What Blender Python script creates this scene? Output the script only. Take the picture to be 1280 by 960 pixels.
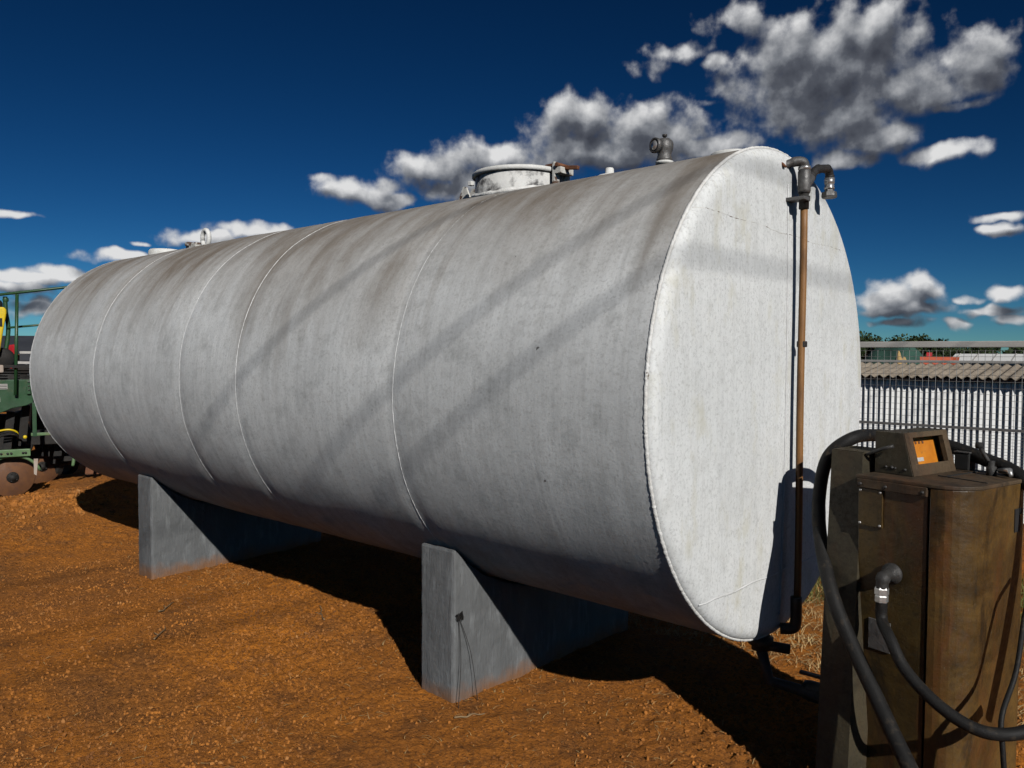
import bpy, bmesh, math, random
import numpy as np
from mathutils import Vector, Matrix

for o in list(bpy.data.objects):
    bpy.data.objects.remove(o)
scene = bpy.context.scene
COL = scene.collection
R_ = math.radians
random.seed(11)
rng = np.random.default_rng(5)

# ------------------------------------------------------------------ camera
cam_d = bpy.data.cameras.new("camera")
cam_d.sensor_width = 36.0
cam_d.lens = 36.0 * 994.3 / 1280.0
cam_d.clip_start = 0.05
cam_d.clip_end = 12000
cam = bpy.data.objects.new("camera", cam_d)
COL.objects.link(cam)
YAW, PITCH, ROLL = R_(131.738), R_(-2.114), R_(0.36)
fw = Vector((math.cos(YAW) * math.cos(PITCH), math.sin(YAW) * math.cos(PITCH), math.sin(PITCH)))
rt = Vector((math.sin(YAW), -math.cos(YAW), 0))
up = rt.cross(fw)
rt2 = rt * math.cos(ROLL) + up * math.sin(ROLL)
up2 = up * math.cos(ROLL) - rt * math.sin(ROLL)
m = Matrix((rt2, up2, -fw)).transposed().to_4x4()
m.translation = Vector((1.3164, -3.0335, 1.5167))
cam.matrix_world = m
scene.camera = cam

# ------------------------------------------------------------------ light
SUN_AZ, SUN_EL = R_(-27.8), R_(30.0)
SUN_DIR = Vector((math.cos(SUN_AZ) * math.cos(SUN_EL), math.sin(SUN_AZ) * math.cos(SUN_EL), math.sin(SUN_EL)))
sun_d = bpy.data.lights.new("sun", 'SUN')
sun_d.energy = 5.0
sun_d.angle = R_(0.53)
sun_d.color = (1.0, 0.98, 0.945)
sun = bpy.data.objects.new("sun", sun_d)
COL.objects.link(sun)
sun.location = (12, -6, 14)
sun.rotation_euler = SUN_DIR.to_track_quat('Z', 'Y').to_euler()

scene.view_settings.view_transform = 'Standard'
scene.view_settings.look = 'None'
scene.view_settings.exposure = -0.35
scene.view_settings.gamma = 1.0
scene.view_settings.use_curve_mapping = False
scene.cycles.max_bounces = 6
scene.cycles.diffuse_bounces = 0
scene.cycles.glossy_bounces = 2
scene.cycles.use_adaptive_sampling = True
scene.cycles.adaptive_threshold = 0.02
scene.cycles.adaptive_min_samples = 12

# clouds: azimuth, elevation, half width, half height (degrees), thinness
CLOUDS = [(110.46, 17.96, 5.67, 2.94, 0), (108.09, 19.98, 2.86, 1.9, 0), (112.99, 19.4, 2.8, 1.89, 0.05), (109.66, 15.24, 3.42, 1.17, 0.05), (105.91, 16.72, 2.07, 1.39, 0.1), (116.2, 21.9, 2.6, 1.15, 0.45), (120.2, 20.2, 2.8, 0.9, 0.5), (117.8, 19.22, 1.1, 0.75, 0.4), (121.95, 19.33, 1.8, 0.8, 0.55), (101.94, 17.51, 2.05, 1.69, 0.1), (103.87, 16.54, 2.44, 1.01, 0.3), (107.0, 13.91, 2.26, 0.97, 0.1), (103.91, 12.58, 2.05, 0.62, 0.1), (109.22, 12.74, 1.95, 0.6, 0.3), (102.53, 15.35, 1.73, 0.46, 0.55), (127.02, 16.12, 3.28, 1.45, 0), (122.8, 15.34, 4.44, 1.66, 0), (125.03, 14.09, 6.17, 1.37, 0), (117.33, 14.2, 2.9, 0.8, 0.15), (119.49, 14.17, 3.26, 0.83, 0.1), (117.91, 16.98, 1.8, 0.4, 0.62), (132.98, 13.6, 3.42, 1.28, 0), (137.24, 12.88, 3.11, 0.96, 0.05), (134.97, 11.85, 4.26, 0.98, 0.1), (142.83, 11.18, 2.75, 0.8, 0.05), (140.05, 10.69, 1.79, 0.54, 0.1), (145.01, 11.72, 1.35, 0.42, 0.5), (163.56, 8.27, 1.16, 0.28, 0.1), (149.53, 8.24, 2.34, 0.53, 0), (152.85, 7.64, 2.49, 0.47, 0.05), (157.21, 6.1, 2.57, 0.36, 0.1), (160.62, 4.9, 2.64, 0.45, 0), (163.4, 4.5, 2.08, 0.48, 0), (163.62, 3.77, 1.86, 0.39, 0.05), (162.38, 2.74, 1.53, 0.64, 0), (156.87, 7.13, 0.66, 0.2, 0.4), (106.31, 3.84, 2.43, 0.88, 0), (104.93, 4.32, 1.28, 0.76, 0), (105.83, 3.16, 2.79, 0.46, 0.1), (99.84, 4.05, 1.03, 0.48, 0.05), (100.24, 8.57, 1.33, 0.33, 0.35), (100.1, 7.8, 1.24, 0.33, 0.2), (100.94, 2.91, 1.36, 0.44, 0.15), (102.65, 2.15, 1.1, 0.35, 0.2), (106.04, 2.29, 1.87, 0.36, 0.35), (99.88, 2.3, 1.24, 0.39, 0.3), (101.81, 3.72, 0.86, 0.3, 0.5), (149.04, 3.36, 3.14, 0.65, 0.1), (136.37, 6.42, 3.41, 0.84, 0.2)]
SKY_STRENGTH = 0.05


class NT:
    """small helper round a node tree"""
    def __init__(s, tree):
        s.t = tree

    def new(s, kind, ins=None, **props):
        n = s.t.nodes.new(kind)
        for k, v in props.items():
            setattr(n, k, v)
        for k, v in (ins or {}).items():
            if isinstance(v, bpy.types.NodeSocket):
                s.t.links.new(v, n.inputs[k])
            else:
                n.inputs[k].default_value = v
        return n

    def math(s, op, a, b=None, c=None, clamp=False):
        ins = {0: a}
        if b is not None:
            ins[1] = b
        if c is not None:
            ins[2] = c
        return s.new('ShaderNodeMath', ins, operation=op, use_clamp=clamp).outputs[0]

    def vmath(s, op, a, b=None):
        ins = {0: a}
        if b is not None:
            ins[1] = b
        n = s.new('ShaderNodeVectorMath', ins, operation=op)
        return n.outputs['Value'] if op in ('LENGTH', 'DOT_PRODUCT', 'DISTANCE') else n.outputs[0]

    def ramp(s, fac, a, b, lo=0.0, hi=1.0, smooth=False):
        n = s.new('ShaderNodeMapRange', {'Value': fac, 'From Min': a, 'From Max': b, 'To Min': lo, 'To Max': hi})
        n.clamp = True
        if smooth:
            n.interpolation_type = 'SMOOTHSTEP'
        return n.outputs['Result']

    def noise(s, vec, scale, detail=4.0, rough=0.55, dist=0.0, dims='3D'):
        return s.new('ShaderNodeTexNoise', noise_dimensions=dims, ins={'Vector': vec, 'Scale': scale, 'Detail': detail, 'Roughness': rough, 'Distortion': dist})

    def mix(s, fac, a, b, blend='MIX'):
        n = s.new('ShaderNodeMix', data_type='RGBA', blend_type=blend)
        for sock, v in ((n.inputs[0], fac), (n.inputs[6], a), (n.inputs[7], b)):
            if isinstance(v, bpy.types.NodeSocket):
                s.t.links.new(v, sock)
            else:
                sock.default_value = v if not isinstance(v, tuple) or len(v) != 3 else (*v, 1)
        return n.outputs[2]


def cloud_group():
    g = bpy.data.node_groups.new("cloud_density", 'ShaderNodeTree')
    g.interface.new_socket("P", in_out='INPUT', socket_type='NodeSocketVector')
    g.interface.new_socket("Density", in_out='OUTPUT', socket_type='NodeSocketFloat')
    n = NT(g)
    gi = n.new('NodeGroupInput').outputs[0]
    go = n.new('NodeGroupOutput')
    # P = (azimuth, elevation, 0) in degrees
    warp = n.noise(gi, 0.33, 2.0, 0.55, dims='2D').outputs['Color']
    warp = n.vmath('MULTIPLY', n.vmath('SUBTRACT', warp, (0.5, 0.5, 0.5)), (2.6, 1.5, 0))
    p = n.vmath('ADD', gi, warp)
    acc = None
    for a, e, rx, ry, t in CLOUDS:
        kx, ky = 0.90 / rx * (1 + 0.35 * t), 0.90 / ry * (1 + 0.35 * t)
        v = n.new('ShaderNodeVectorMath', {0: p, 1: (kx, ky, 0), 2: (-a * kx, -e * ky, t * 1.45)}, operation='MULTIPLY_ADD').outputs[0]
        ln = n.vmath('LENGTH', v)
        acc = ln if acc is None else n.math('SMOOTH_MIN', acc, ln, 0.22)
    d = n.math('SUBTRACT', 1.0, acc)
    d = n.math('MAXIMUM', d, -1.5)
    f1 = n.noise(gi, 0.55, 6.0, 0.5, dims='2D').outputs[0]
    d = n.math('ADD', d, n.math('MULTIPLY', n.math('SUBTRACT', f1, 0.43), 1.45))
    g.links.new(d, go.inputs[0])
    return g


def make_world():
    w = bpy.data.worlds.new("World")
    scene.world = w
    w.use_nodes = True
    t = w.node_tree
    t.nodes.clear()
    n = NT(t)
    out = n.new('ShaderNodeOutputWorld')
    sky = n.new('ShaderNodeTexSky', sky_type='NISHITA', sun_disc=False, sun_elevation=SUN_EL,
                sun_rotation=R_(117.8), altitude=1000, air_density=0.7, dust_density=0.0, ozone_density=4.0)
    # deep blue of a clear, dry winter sky: steeper from horizon to zenith than the raw model
    sc_ = n.vmath('MULTIPLY', sky.outputs[0], (0.05, 0.05, 0.05))
    gm = n.new('ShaderNodeGamma', {'Color': sc_, 'Gamma': 1.6})
    un = n.vmath('MULTIPLY', gm.outputs[0], (20, 30, 29.5))
    hs = n.new('ShaderNodeHueSaturation', {'Saturation': 1.05, 'Value': 1.0, 'Color': un})
    bg1 = n.new('ShaderNodeBackground', {'Color': hs.outputs[0], 'Strength': SKY_STRENGTH})
    d = n.vmath('NORMALIZE', n.new('ShaderNodeTexCoord').outputs['Generated'])
    sp = n.new('ShaderNodeSeparateXYZ', {0: d})
    az = n.math('MULTIPLY', n.math('ARCTAN2', sp.outputs[1], sp.outputs[0]), 57.29578)
    el = n.math('MULTIPLY', n.math('ARCSINE', sp.outputs[2]), 57.29578)
    P = n.new('ShaderNodeCombineXYZ', {0: az, 1: el}).outputs[0]
    g = cloud_group()

    def dens(off):
        gn = t.nodes.new('ShaderNodeGroup')
        gn.node_tree = g
        t.links.new(n.vmath('ADD', P, off) if off else P, gn.inputs[0])
        return gn.outputs[0]
    d0 = dens(None)
    d1 = n.math('MAXIMUM', dens((0.3, 1.1, 0)), -0.4)
    alpha = n.ramp(d0, -0.18, 0.55, smooth=True)
    alpha = n.math('MULTIPLY', alpha, n.ramp(el, 0.3, 2.2))
    rel = n.math('MULTIPLY', n.math('SUBTRACT', d0, d1), 0.66)
    thick = n.ramp(d0, 0.15, 1.1)
    lit = n.math('ADD', n.math('SUBTRACT', 0.53, n.math('MULTIPLY', thick, 0.38)), rel)
    cr = n.new('ShaderNodeValToRGB', {0: lit})
    el_ = cr.color_ramp.elements
    el_[0].position = 0.0
    el_[0].color = (0.060, 0.066, 0.085, 1)
    el_[1].position = 1.0
    el_[1].color = (0.95, 0.95, 0.95, 1)
    for pos, c in ((0.28, (0.11, 0.12, 0.145, 1)), (0.5, (0.26, 0.275, 0.305, 1)), (0.75, (0.56, 0.57, 0.59, 1))):
        e = el_.new(pos)
        e.color = c
    bg2 = n.new('ShaderNodeBackground', {'Color': cr.outputs[0], 'Strength': 1.0})
    inner = n.new('ShaderNodeMixShader', {0: n.math('MULTIPLY', alpha, 0.97), 1: bg1.outputs[0], 2: bg2.outputs[0]})
    # the same scattered cumulus goes on over the rest of the sky
    Ps = n.vmath('MULTIPLY', P, (0.1, 0.2, 0))
    sc = n.noise(Ps, 1.0, 3.0, 0.55, dims='2D').outputs[0]
    da = n.math('ABSOLUTE', n.math('SUBTRACT', az, 131.7))
    away = n.math('MAXIMUM', n.ramp(da, 42, 50), n.ramp(el, 28, 34))
    a2 = n.math('MULTIPLY', n.math('MULTIPLY', n.ramp(sc, 0.56, 0.64, smooth=True), away), n.ramp(el, 0.3, 4))
    c2 = n.mix(n.ramp(sc, 0.56, 0.75), (0.42, 0.435, 0.46), (0.10, 0.11, 0.14))
    bg3 = n.new('ShaderNodeBackground', {'Color': c2, 'Strength': 1.0})
    outer = n.new('ShaderNodeMixShader', {0: n.math('MULTIPLY', a2, 0.97), 1: bg1.outputs[0], 2: bg3.outputs[0]})
    inwin = n.math('MULTIPLY', n.math('LESS_THAN', da, 42.0), n.math('MULTIPLY', n.math('LESS_THAN', el, 28.0), n.math('GREATER_THAN', el, 0.0)))
    mx = n.new('ShaderNodeMixShader', {0: inwin, 1: outer.outputs[0], 2: inner.outputs[0]})
    t.links.new(mx.outputs[0], out.inputs[0])
    w.cycles.sampling_method = 'MANUAL'
    w.cycles.sample_map_resolution = 512


make_world()

# ------------------------------------------------------------------ helpers
AX = 1.365           # height of the tank axis
RAD = 0.95           # tank radius
LEN = 5.485          # tank length


class MB:
    """collects shapes in world coordinates and links them as one mesh object"""
    def __init__(s):
        s.v = []
        s.f = []
        s.smooth = []

    def add(s, verts, faces, smooth=False):
        b = len(s.v)
        s.v += [tuple(x) for x in verts]
        s.f += [tuple(b + i for i in f) for f in faces]
        s.smooth += [smooth] * len(faces)
        return s

    def box(s, c, size, M=None, bev=0.0):
        """box; a bevel gives chamfered edges"""
        bm = bmesh.new()
        bmesh.ops.create_cube(bm, size=1.0)
        for v in bm.verts:
            v.co = Vector((v.co.x * size[0], v.co.y * size[1], v.co.z * size[2]))
        if bev:
            bmesh.ops.bevel(bm, geom=list(bm.edges), offset=bev, segments=2, affect='EDGES', profile=0.6)
        M = M or Matrix.Identity(3)
        bm.verts.index_update()
        vs = [M @ v.co + Vector(c) for v in bm.verts]
        fs = [[v.index for v in f.verts] for f in bm.faces]
        bm.free()
        return s.add(vs, fs)

    def tube(s, pts, r, seg=12, caps=True, smooth=True):
        pts = [Vector(p) for p in pts]
        n = len(pts)
        rs = r if isinstance(r, (list, tuple)) else [r] * n
        tang = []
        for i in range(n):
            a = pts[max(i - 1, 0)]
            b = pts[min(i + 1, n - 1)]
            tang.append((b - a).normalized())
        ref = Vector((0, 0, 1)) if abs(tang[0].z) < 0.9 else Vector((1, 0, 0))
        u = tang[0].cross(ref).normalized()
        vs, fs = [], []
        for i in range(n):
            u = (u - tang[i] * u.dot(tang[i])).normalized()
            w = tang[i].cross(u)
            for k in range(seg):
                a = 2 * math.pi * k / seg
                vs.append(pts[i] + (u * math.cos(a) + w * math.sin(a)) * rs[i])
        for i in range(n - 1):
            for k in range(seg):
                k2 = (k + 1) % seg
                fs.append((i * seg + k, i * seg + k2, (i + 1) * seg + k2, (i + 1) * seg + k))
        s.add(vs, fs, smooth)
        if caps:
            s.add(vs[:seg], [tuple(range(seg))[::-1]])
            s.add(vs[-seg:], [tuple(range(seg))])
        return s

    def lathe(s, prof, origin, axis=(0, 0, 1), seg=28, smooth=True, hexa=False):
        """profile of (radius, height) along an axis; each point doubled where sharp"""
        ax = Vector(axis).normalized()
        ref = Vector((1, 0, 0)) if abs(ax.x) < 0.9 else Vector((0, 1, 0))
        u = ax.cross(ref).normalized()
        w = ax.cross(u)
        o = Vector(origin)
        vs, fs = [], []
        for r, h in prof:
            for k in range(seg):
                a = 2 * math.pi * k / seg
                vs.append(o + ax * h + (u * math.cos(a) + w * math.sin(a)) * r)
        for i in range(len(prof) - 1):
            for k in range(seg):
                k2 = (k + 1) % seg
                fs.append((i * seg + k, i * seg + k2, (i + 1) * seg + k2, (i + 1) * seg + k))
        return s.add(vs, fs, smooth)

    def prism(s, poly, a, b):
        """poly: list of 3d points, extruded by the vector b - a"""
        d = Vector(b) - Vector(a)
        n = len(poly)
        vs = [Vector(p) for p in poly] + [Vector(p) + d for p in poly]
        fs = [tuple(range(n))[::-1], tuple(range(n, 2 * n))]
        fs += [(i, (i + 1) % n, n + (i + 1) % n, n + i) for i in range(n)]
        return s.add(vs, fs)

    def build(s, name, mat, parent=None, fix=True, bevel=0.0):
        me = bpy.data.meshes.new(name)
        off = parent_origin(parent)
        v = np.array([tuple(x) for x in s.v], dtype=float) - np.array(off)
        me.from_pydata(v.tolist(), [], s.f)
        me.polygons.foreach_set('use_smooth', s.smooth)
        if fix:
            bm = bmesh.new()
            bm.from_mesh(me)
            bmesh.ops.remove_doubles(bm, verts=bm.verts, dist=1e-6)
            bmesh.ops.recalc_face_normals(bm, faces=bm.faces)
            bm.to_mesh(me)
            bm.free()
        me.materials.append(mat)
        me.update()
        o = bpy.data.objects.new(name, me)
        COL.objects.link(o)
        if parent is not None:
            o.parent = parent
        if bevel:
            b = o.modifiers.new('bevel', 'BEVEL')
            b.width = bevel
            b.segments = 2
            b.limit_method = 'ANGLE'
        return o


def parent_origin(p):
    o = Vector((0, 0, 0))
    while p is not None:
        o = o + p.location
        p = p.parent
    return o


def tag(o, label=None, cat=None, group=None, kind=None):
    if label:
        o['label'] = label
    if cat:
        o['category'] = cat
    if group:
        o['group'] = group
    if kind:
        o['kind'] = kind
    return o


def thing(name, loc, label, cat, group=None):
    o = bpy.data.objects.new(name, None)
    o.empty_display_size = 0.2
    o.location = loc
    COL.objects.link(o)
    return tag(o, label, cat, group)


def catmull(pts, k=8):
    P = [Vector(p) for p in pts]
    P = [P[0] * 2 - P[1]] + P + [P[-1] * 2 - P[-2]]
    out = []
    for i in range(1, len(P) - 2):
        p0, p1, p2, p3 = P[i - 1:i + 3]
        for j in range(k):
            t = j / k
            out.append(0.5 * (2 * p1 + (p2 - p0) * t + (2 * p0 - 5 * p1 + 4 * p2 - p3) * t * t + (3 * p1 - p0 - 3 * p2 + p3) * t ** 3))
    out.append(P[-2])
    return out


def vnoise(x, y, scale, seed):
    """smooth value noise on numpy arrays, 0..1"""
    r = np.random.default_rng(seed)
    tab = r.random((256, 256))
    x = x * scale
    y = y * scale
    xi = np.floor(x).astype(int)
    yi = np.floor(y).astype(int)
    fx = x - xi
    fy = y - yi
    fx = fx * fx * (3 - 2 * fx)
    fy = fy * fy * (3 - 2 * fy)
    g = lambda a, b: tab[a % 256, b % 256]
    return (g(xi, yi) * (1 - fx) + g(xi + 1, yi) * fx) * (1 - fy) + (g(xi, yi + 1) * (1 - fx) + g(xi + 1, yi + 1) * fx) * fy


# ------------------------------------------------------------------ materials
def base_mat(name):
    mt = bpy.data.materials.new(name)
    mt.use_nodes = True
    n = NT(mt.node_tree)
    b = mt.node_tree.nodes['Principled BSDF']
    co = n.new('ShaderNodeTexCoord').outputs['Object']
    return mt, n, b, co


def setin(n, b, key, v):
    if isinstance(v, bpy.types.NodeSocket):
        n.t.links.new(v, b.inputs[key])
    else:
        b.inputs[key].default_value = (*v, 1) if isinstance(v, tuple) and len(v) == 3 else v


def simple(name, c1, c2=None, scale=8.0, rough=0.6, metal=0.0, bump=0.0, bscale=40.0, c3=None, c3scale=3.0, c3lo=0.55, c3hi=0.7, stretch=(1, 1, 1), spec=0.5):
    mt, n, b, co = base_mat(name)
    co = n.vmath('MULTIPLY', co, stretch)
    c2 = c2 or tuple(x * 0.75 for x in c1)
    f = n.ramp(n.noise(co, scale, 6, 0.6).outputs[0], 0.32, 0.68)
    col = n.mix(f, c1, c2)
    if c3:
        col = n.mix(n.ramp(n.noise(co, c3scale, 8, 0.65).outputs[0], c3lo, c3hi), col, c3)
    setin(n, b, 'Base Color', col)
    setin(n, b, 'Roughness', n.ramp(n.noise(co, scale * 1.7, 4).outputs[0], 0.3, 0.7, max(rough - 0.1, 0.02), min(rough + 0.1, 1)))
    b.inputs['Metallic'].default_value = metal
    b.inputs['Specular IOR Level'].default_value = spec
    if bump:
        bp = n.new('ShaderNodeBump', {'Strength': 1.0, 'Distance': bump, 'Height': n.noise(co, bscale, 5, 0.65).outputs[0]})
        setin(n, b, 'Normal', bp.outputs[0])
    return mt


def tank_mat(name, end=False):
    mt, n, b, co = base_mat(name)
    sp = n.new('ShaderNodeSeparateXYZ', {0: co})
    # weathered white paint over steel, with rain streaks that run round the shell
    big = n.noise(co, 1.3, 5, 0.55).outputs[0]
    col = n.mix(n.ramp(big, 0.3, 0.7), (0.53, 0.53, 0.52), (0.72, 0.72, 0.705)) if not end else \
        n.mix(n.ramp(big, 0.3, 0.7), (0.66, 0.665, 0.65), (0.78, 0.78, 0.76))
    st = (16, 1.1, 1.1) if not end else (1, 22, 1.2)
    streak = n.noise(n.vmath('MULTIPLY', co, st), 1.0, 7, 0.65).outputs[0]
    col = n.mix(n.ramp(streak, 0.45, 0.75, 0, 0.22 if end else 0.42), col, (0.40, 0.40, 0.39) if end else (0.30, 0.30, 0.295))
    fst = (70, 4, 4) if not end else (1, 90, 5)
    fine = n.noise(n.vmath('MULTIPLY', co, fst), 1.0, 4, 0.7).outputs[0]
    col = n.mix(n.ramp(fine, 0.5, 0.8, 0, 0.3), col, (0.34, 0.335, 0.32))
    col = n.mix(n.ramp(n.noise(co, 85, 3, 0.7).outputs[0], 0.5, 0.7, 0, 0.5), col, (0.32, 0.315, 0.30))
    col = n.mix(n.ramp(n.noise(co, 19, 7, 0.72).outputs[0], 0.5, 0.68, 0, 0.34), col, (0.30, 0.295, 0.28) if not end else (0.45, 0.45, 0.43))
    # grey mould blotches
    blot = n.noise(co, 7.0, 8, 0.7).outputs[0]
    col = n.mix(n.ramp(blot, 0.52, 0.74, 0, 0.45), col, (0.22, 0.225, 0.22) if not end else (0.46, 0.455, 0.42))
    if not end:
        # brown dust and soot that has settled along the top and run down in tongues
        tong = n.noise(n.vmath('MULTIPLY', co, (2.3, 0.5, 0.5)), 1.0, 6, 0.62, 0.4).outputs[0]
        h = n.math('ADD', sp.outputs[2], n.math('MULTIPLY', n.math('SUBTRACT', tong, 0.5), 1.3))
        dirt = n.math('MULTIPLY', n.ramp(h, 1.2, 1.78), n.ramp(n.noise(n.vmath('MULTIPLY', co, (7, 2, 2)), 1.0, 8, 0.7).outputs[0], 0.2, 0.62, 0.35, 1))
        col = n.mix(n.math('MULTIPLY', dirt, 0.92), col, (0.175, 0.138, 0.10))
        run = n.noise(n.vmath('MULTIPLY', co, (5, 0.35, 0.35)), 1.0, 3, 0.5, 0.6).outputs[0]
        rm = n.math('MULTIPLY', n.ramp(run, 0.6, 0.72), n.ramp(h, 0.9, 1.4))
        col = n.mix(n.math('MULTIPLY', rm, 0.5), col, (0.17, 0.14, 0.11))
        # red dust splashed up on the belly, and brown bounce light painted in
        low = n.math('MULTIPLY', n.ramp(sp.outputs[2], 0.55, 0.05), n.ramp(n.noise(co, 3.0, 6, 0.6).outputs[0], 0.3, 0.7))
        col = n.mix(n.math('MULTIPLY', low, 0.55), col, (0.24, 0.15, 0.085))
    else:
        yel = n.noise(n.vmath('MULTIPLY', co, (1, 3, 1.5)), 2.2, 6, 0.65).outputs[0]
        col = n.mix(n.ramp(yel, 0.54, 0.70, 0, 0.6), col, (0.52, 0.49, 0.37))
    # chips where the paint has come off
    vo = n.new('ShaderNodeTexVoronoi', {'Vector': n.vmath('ADD', co, n.vmath('MULTIPLY', n.noise(co, 25, 2).outputs['Color'], (0.03, 0.03, 0.03))), 'Scale': 9.0})
    vs = n.new('ShaderNodeSeparateColor', {0: vo.outputs['Color']})
    chip = n.math('MULTIPLY', n.math('LESS_THAN', vo.outputs['Distance'], n.math('MULTIPLY', vs.outputs[1], 0.055)), n.math('GREATER_THAN', vs.outputs[0], 0.74))
    col = n.mix(n.math('MULTIPLY', chip, 0.85), col, (0.07, 0.065, 0.06))
    setin(n, b, 'Base Color', col)
    setin(n, b, 'Roughness', n.ramp(blot, 0.3, 0.7, 0.5, 0.72))
    b.inputs['Specular IOR Level'].default_value = 0.35
    hgt = n.math('ADD', n.noise(co, 130, 4, 0.7).outputs[0], n.math('MULTIPLY', n.noise(n.vmath('MULTIPLY', co, fst), 0.7, 3).outputs[0], 0.8))
    hgt = n.math('ADD', hgt, n.math('MULTIPLY', n.ramp(n.noise(co, 32, 4, 0.6).outputs[0], 0.5, 0.75), 0.45))
    hgt = n.math('SUBTRACT', hgt, n.math('MULTIPLY', chip, 1.5))
    bp = n.new('ShaderNodeBump', {'Strength': 0.8, 'Distance': 0.0009, 'Height': hgt})
    setin(n, b, 'Normal', bp.outputs[0])
    return mt


def soil_mat(name, far=False):
    mt, n, b, co = base_mat(name)
    big = n.noise(co, 0.55, 6, 0.6, 0.3).outputs[0]
    col = n.mix(n.ramp(big, 0.36, 0.64), (0.66, 0.228, 0.031), (0.40, 0.148, 0.033))
    med = n.noise(co, 5.0, 8, 0.7).outputs[0]
    col = n.mix(n.ramp(med, 0.48, 0.70, 0, 0.8), col, (0.22, 0.098, 0.038))
    trk = n.noise(n.vmath('MULTIPLY', co, (0.5, 1.6, 1)), 1.0, 5, 0.6, 0.5).outputs[0]
    col = n.mix(n.ramp(trk, 0.5, 0.66, 0, 0.6), col, (0.24, 0.108, 0.038))
    grn = n.noise(co, 60, 5, 0.7).outputs[0]
    col = n.mix(n.ramp(grn, 0.48, 0.64, 0, 0.85), col, (0.17, 0.07, 0.026))
    col = n.mix(n.ramp(n.noise(co, 90, 3, 0.6).outputs[0], 0.6, 0.78, 0, 0.6), col, (0.66, 0.33, 0.11))
    if far:
        gz = n.ramp(n.noise(co, 0.05, 4).outputs[0], 0.4, 0.6)
        col = n.mix(n.math('MULTIPLY', gz, 0.9), col, (0.10, 0.11, 0.035))
    setin(n, b, 'Base Color', col)
    b.inputs['Roughness'].default_value = 0.95
    b.inputs['Specular IOR Level'].default_value = 0.12
    hgt = n.math('ADD', n.math('MULTIPLY', n.noise(co, 45, 6, 0.7).outputs[0], 1.0), n.math('MULTIPLY', n.noise(co, 150, 3, 0.7).outputs[0], 0.35))
    bp = n.new('ShaderNodeBump', {'Strength': 1.0, 'Distance': 0.034, 'Height': hgt})
    setin(n, b, 'Normal', bp.outputs[0])
    return mt


def bronze_mat(name, c1, c2, rust, rough=0.45):
    mt, n, b, co = base_mat(name)
    sp = n.new('ShaderNodeSeparateXYZ', {0: co})
    f = n.noise(co, 3.4, 8, 0.68, 0.4).outputs[0]
    col = n.mix(n.ramp(f, 0.38, 0.6), c1, c2)
    spk = n.noise(co, 55, 5, 0.75).outputs[0]
    hz = n.noise(n.vmath('MULTIPLY', co, (3, 3, 4.2)), 1.0, 7, 0.7, 0.5).outputs[0]
    col = n.mix(n.ramp(hz, 0.46, 0.62, 0, 0.88), col, tuple(x * 0.22 for x in c1))
    col = n.mix(n.ramp(spk, 0.5, 0.7, 0, 0.6), col, tuple(x * 0.3 for x in c1))
    oil = n.noise(n.vmath('MULTIPLY', co, (3, 3, 1.3)), 1.0, 7, 0.7, 1.2).outputs[0]
    col = n.mix(n.ramp(oil, 0.52, 0.6, 0, 0.75), col, (0.012, 0.009, 0.005))
    vr = n.noise(n.vmath('MULTIPLY', co, (6, 6, 1.8)), 1.0, 7, 0.7, 0.8).outputs[0]
    col = n.mix(n.ramp(vr, 0.5, 0.72, 0, 0.75), col, rust)
    sc = n.noise(n.vmath('MULTIPLY', co, (60, 60, 22)), 1.0, 3, 0.7, 2.0).outputs[0]
    col = n.mix(n.ramp(sc, 0.7, 0.76, 0, 0.5), col, (0.32, 0.30, 0.25))
    setin(n, b, 'Base Color', col)
    setin(n, b, 'Roughness', n.ramp(spk, 0.3, 0.7, rough - 0.12, rough + 0.22))
    b.inputs['Metallic'].default_value = 0.0
    b.inputs['Specular IOR Level'].default_value = 0.4
    bp = n.new('ShaderNodeBump', {'Strength': 0.8, 'Distance': 0.0025, 'Height': n.math('ADD', n.noise(co, 28, 6, 0.7).outputs[0], n.math('MULTIPLY', f, 2.5))})
    setin(n, b, 'Normal', bp.outputs[0])
    return mt


M = {}
M['shell'] = tank_mat('tank_shell_paint')
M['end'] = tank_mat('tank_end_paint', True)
M['white'] = simple('white_paint', (0.74, 0.73, 0.70), (0.58, 0.57, 0.53), 14, 0.6, bump=0.002, bscale=90, c3=(0.2, 0.16, 0.11), c3scale=12, c3lo=0.66, c3hi=0.74)
M['weld'] = simple('weld_paint', (0.80, 0.79, 0.76), (0.62, 0.60, 0.56), 30, 0.55, bump=0.004, bscale=120, c3=(0.12, 0.09, 0.06), c3scale=14, c3lo=0.66, c3hi=0.7)
M['seam'] = simple('seam_paint', (0.74, 0.735, 0.72), (0.55, 0.55, 0.53), 20, 0.55, bump=0.002, bscale=140)
M['neck'] = simple('manhole_paint', (0.66, 0.65, 0.62), (0.5, 0.49, 0.47), 8, 0.6, bump=0.002, bscale=60, c3=(0.075, 0.072, 0.07), c3scale=7, c3lo=0.5, c3hi=0.6)
M['flaky'] = simple('flaky_white_paint', (0.66, 0.65, 0.60), (0.5, 0.48, 0.44), 20, 0.6, bump=0.002, c3=(0.10, 0.055, 0.035), c3scale=18, c3lo=0.5, c3hi=0.56)
M['rust'] = simple('rust', (0.20, 0.075, 0.03), (0.10, 0.042, 0.022), 20, 0.85, bump=0.003)
M['galv'] = simple('galvanised_iron', (0.15, 0.145, 0.14), (0.085, 0.083, 0.08), 25, 0.5, 0.35, bump=0.002, bscale=80, c3=(0.12, 0.075, 0.05), c3scale=14)
M['galvdark'] = simple('dark_iron', (0.05, 0.047, 0.044), (0.03, 0.028, 0.026), 25, 0.6, 0.3, bump=0.002, bscale=80)
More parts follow.
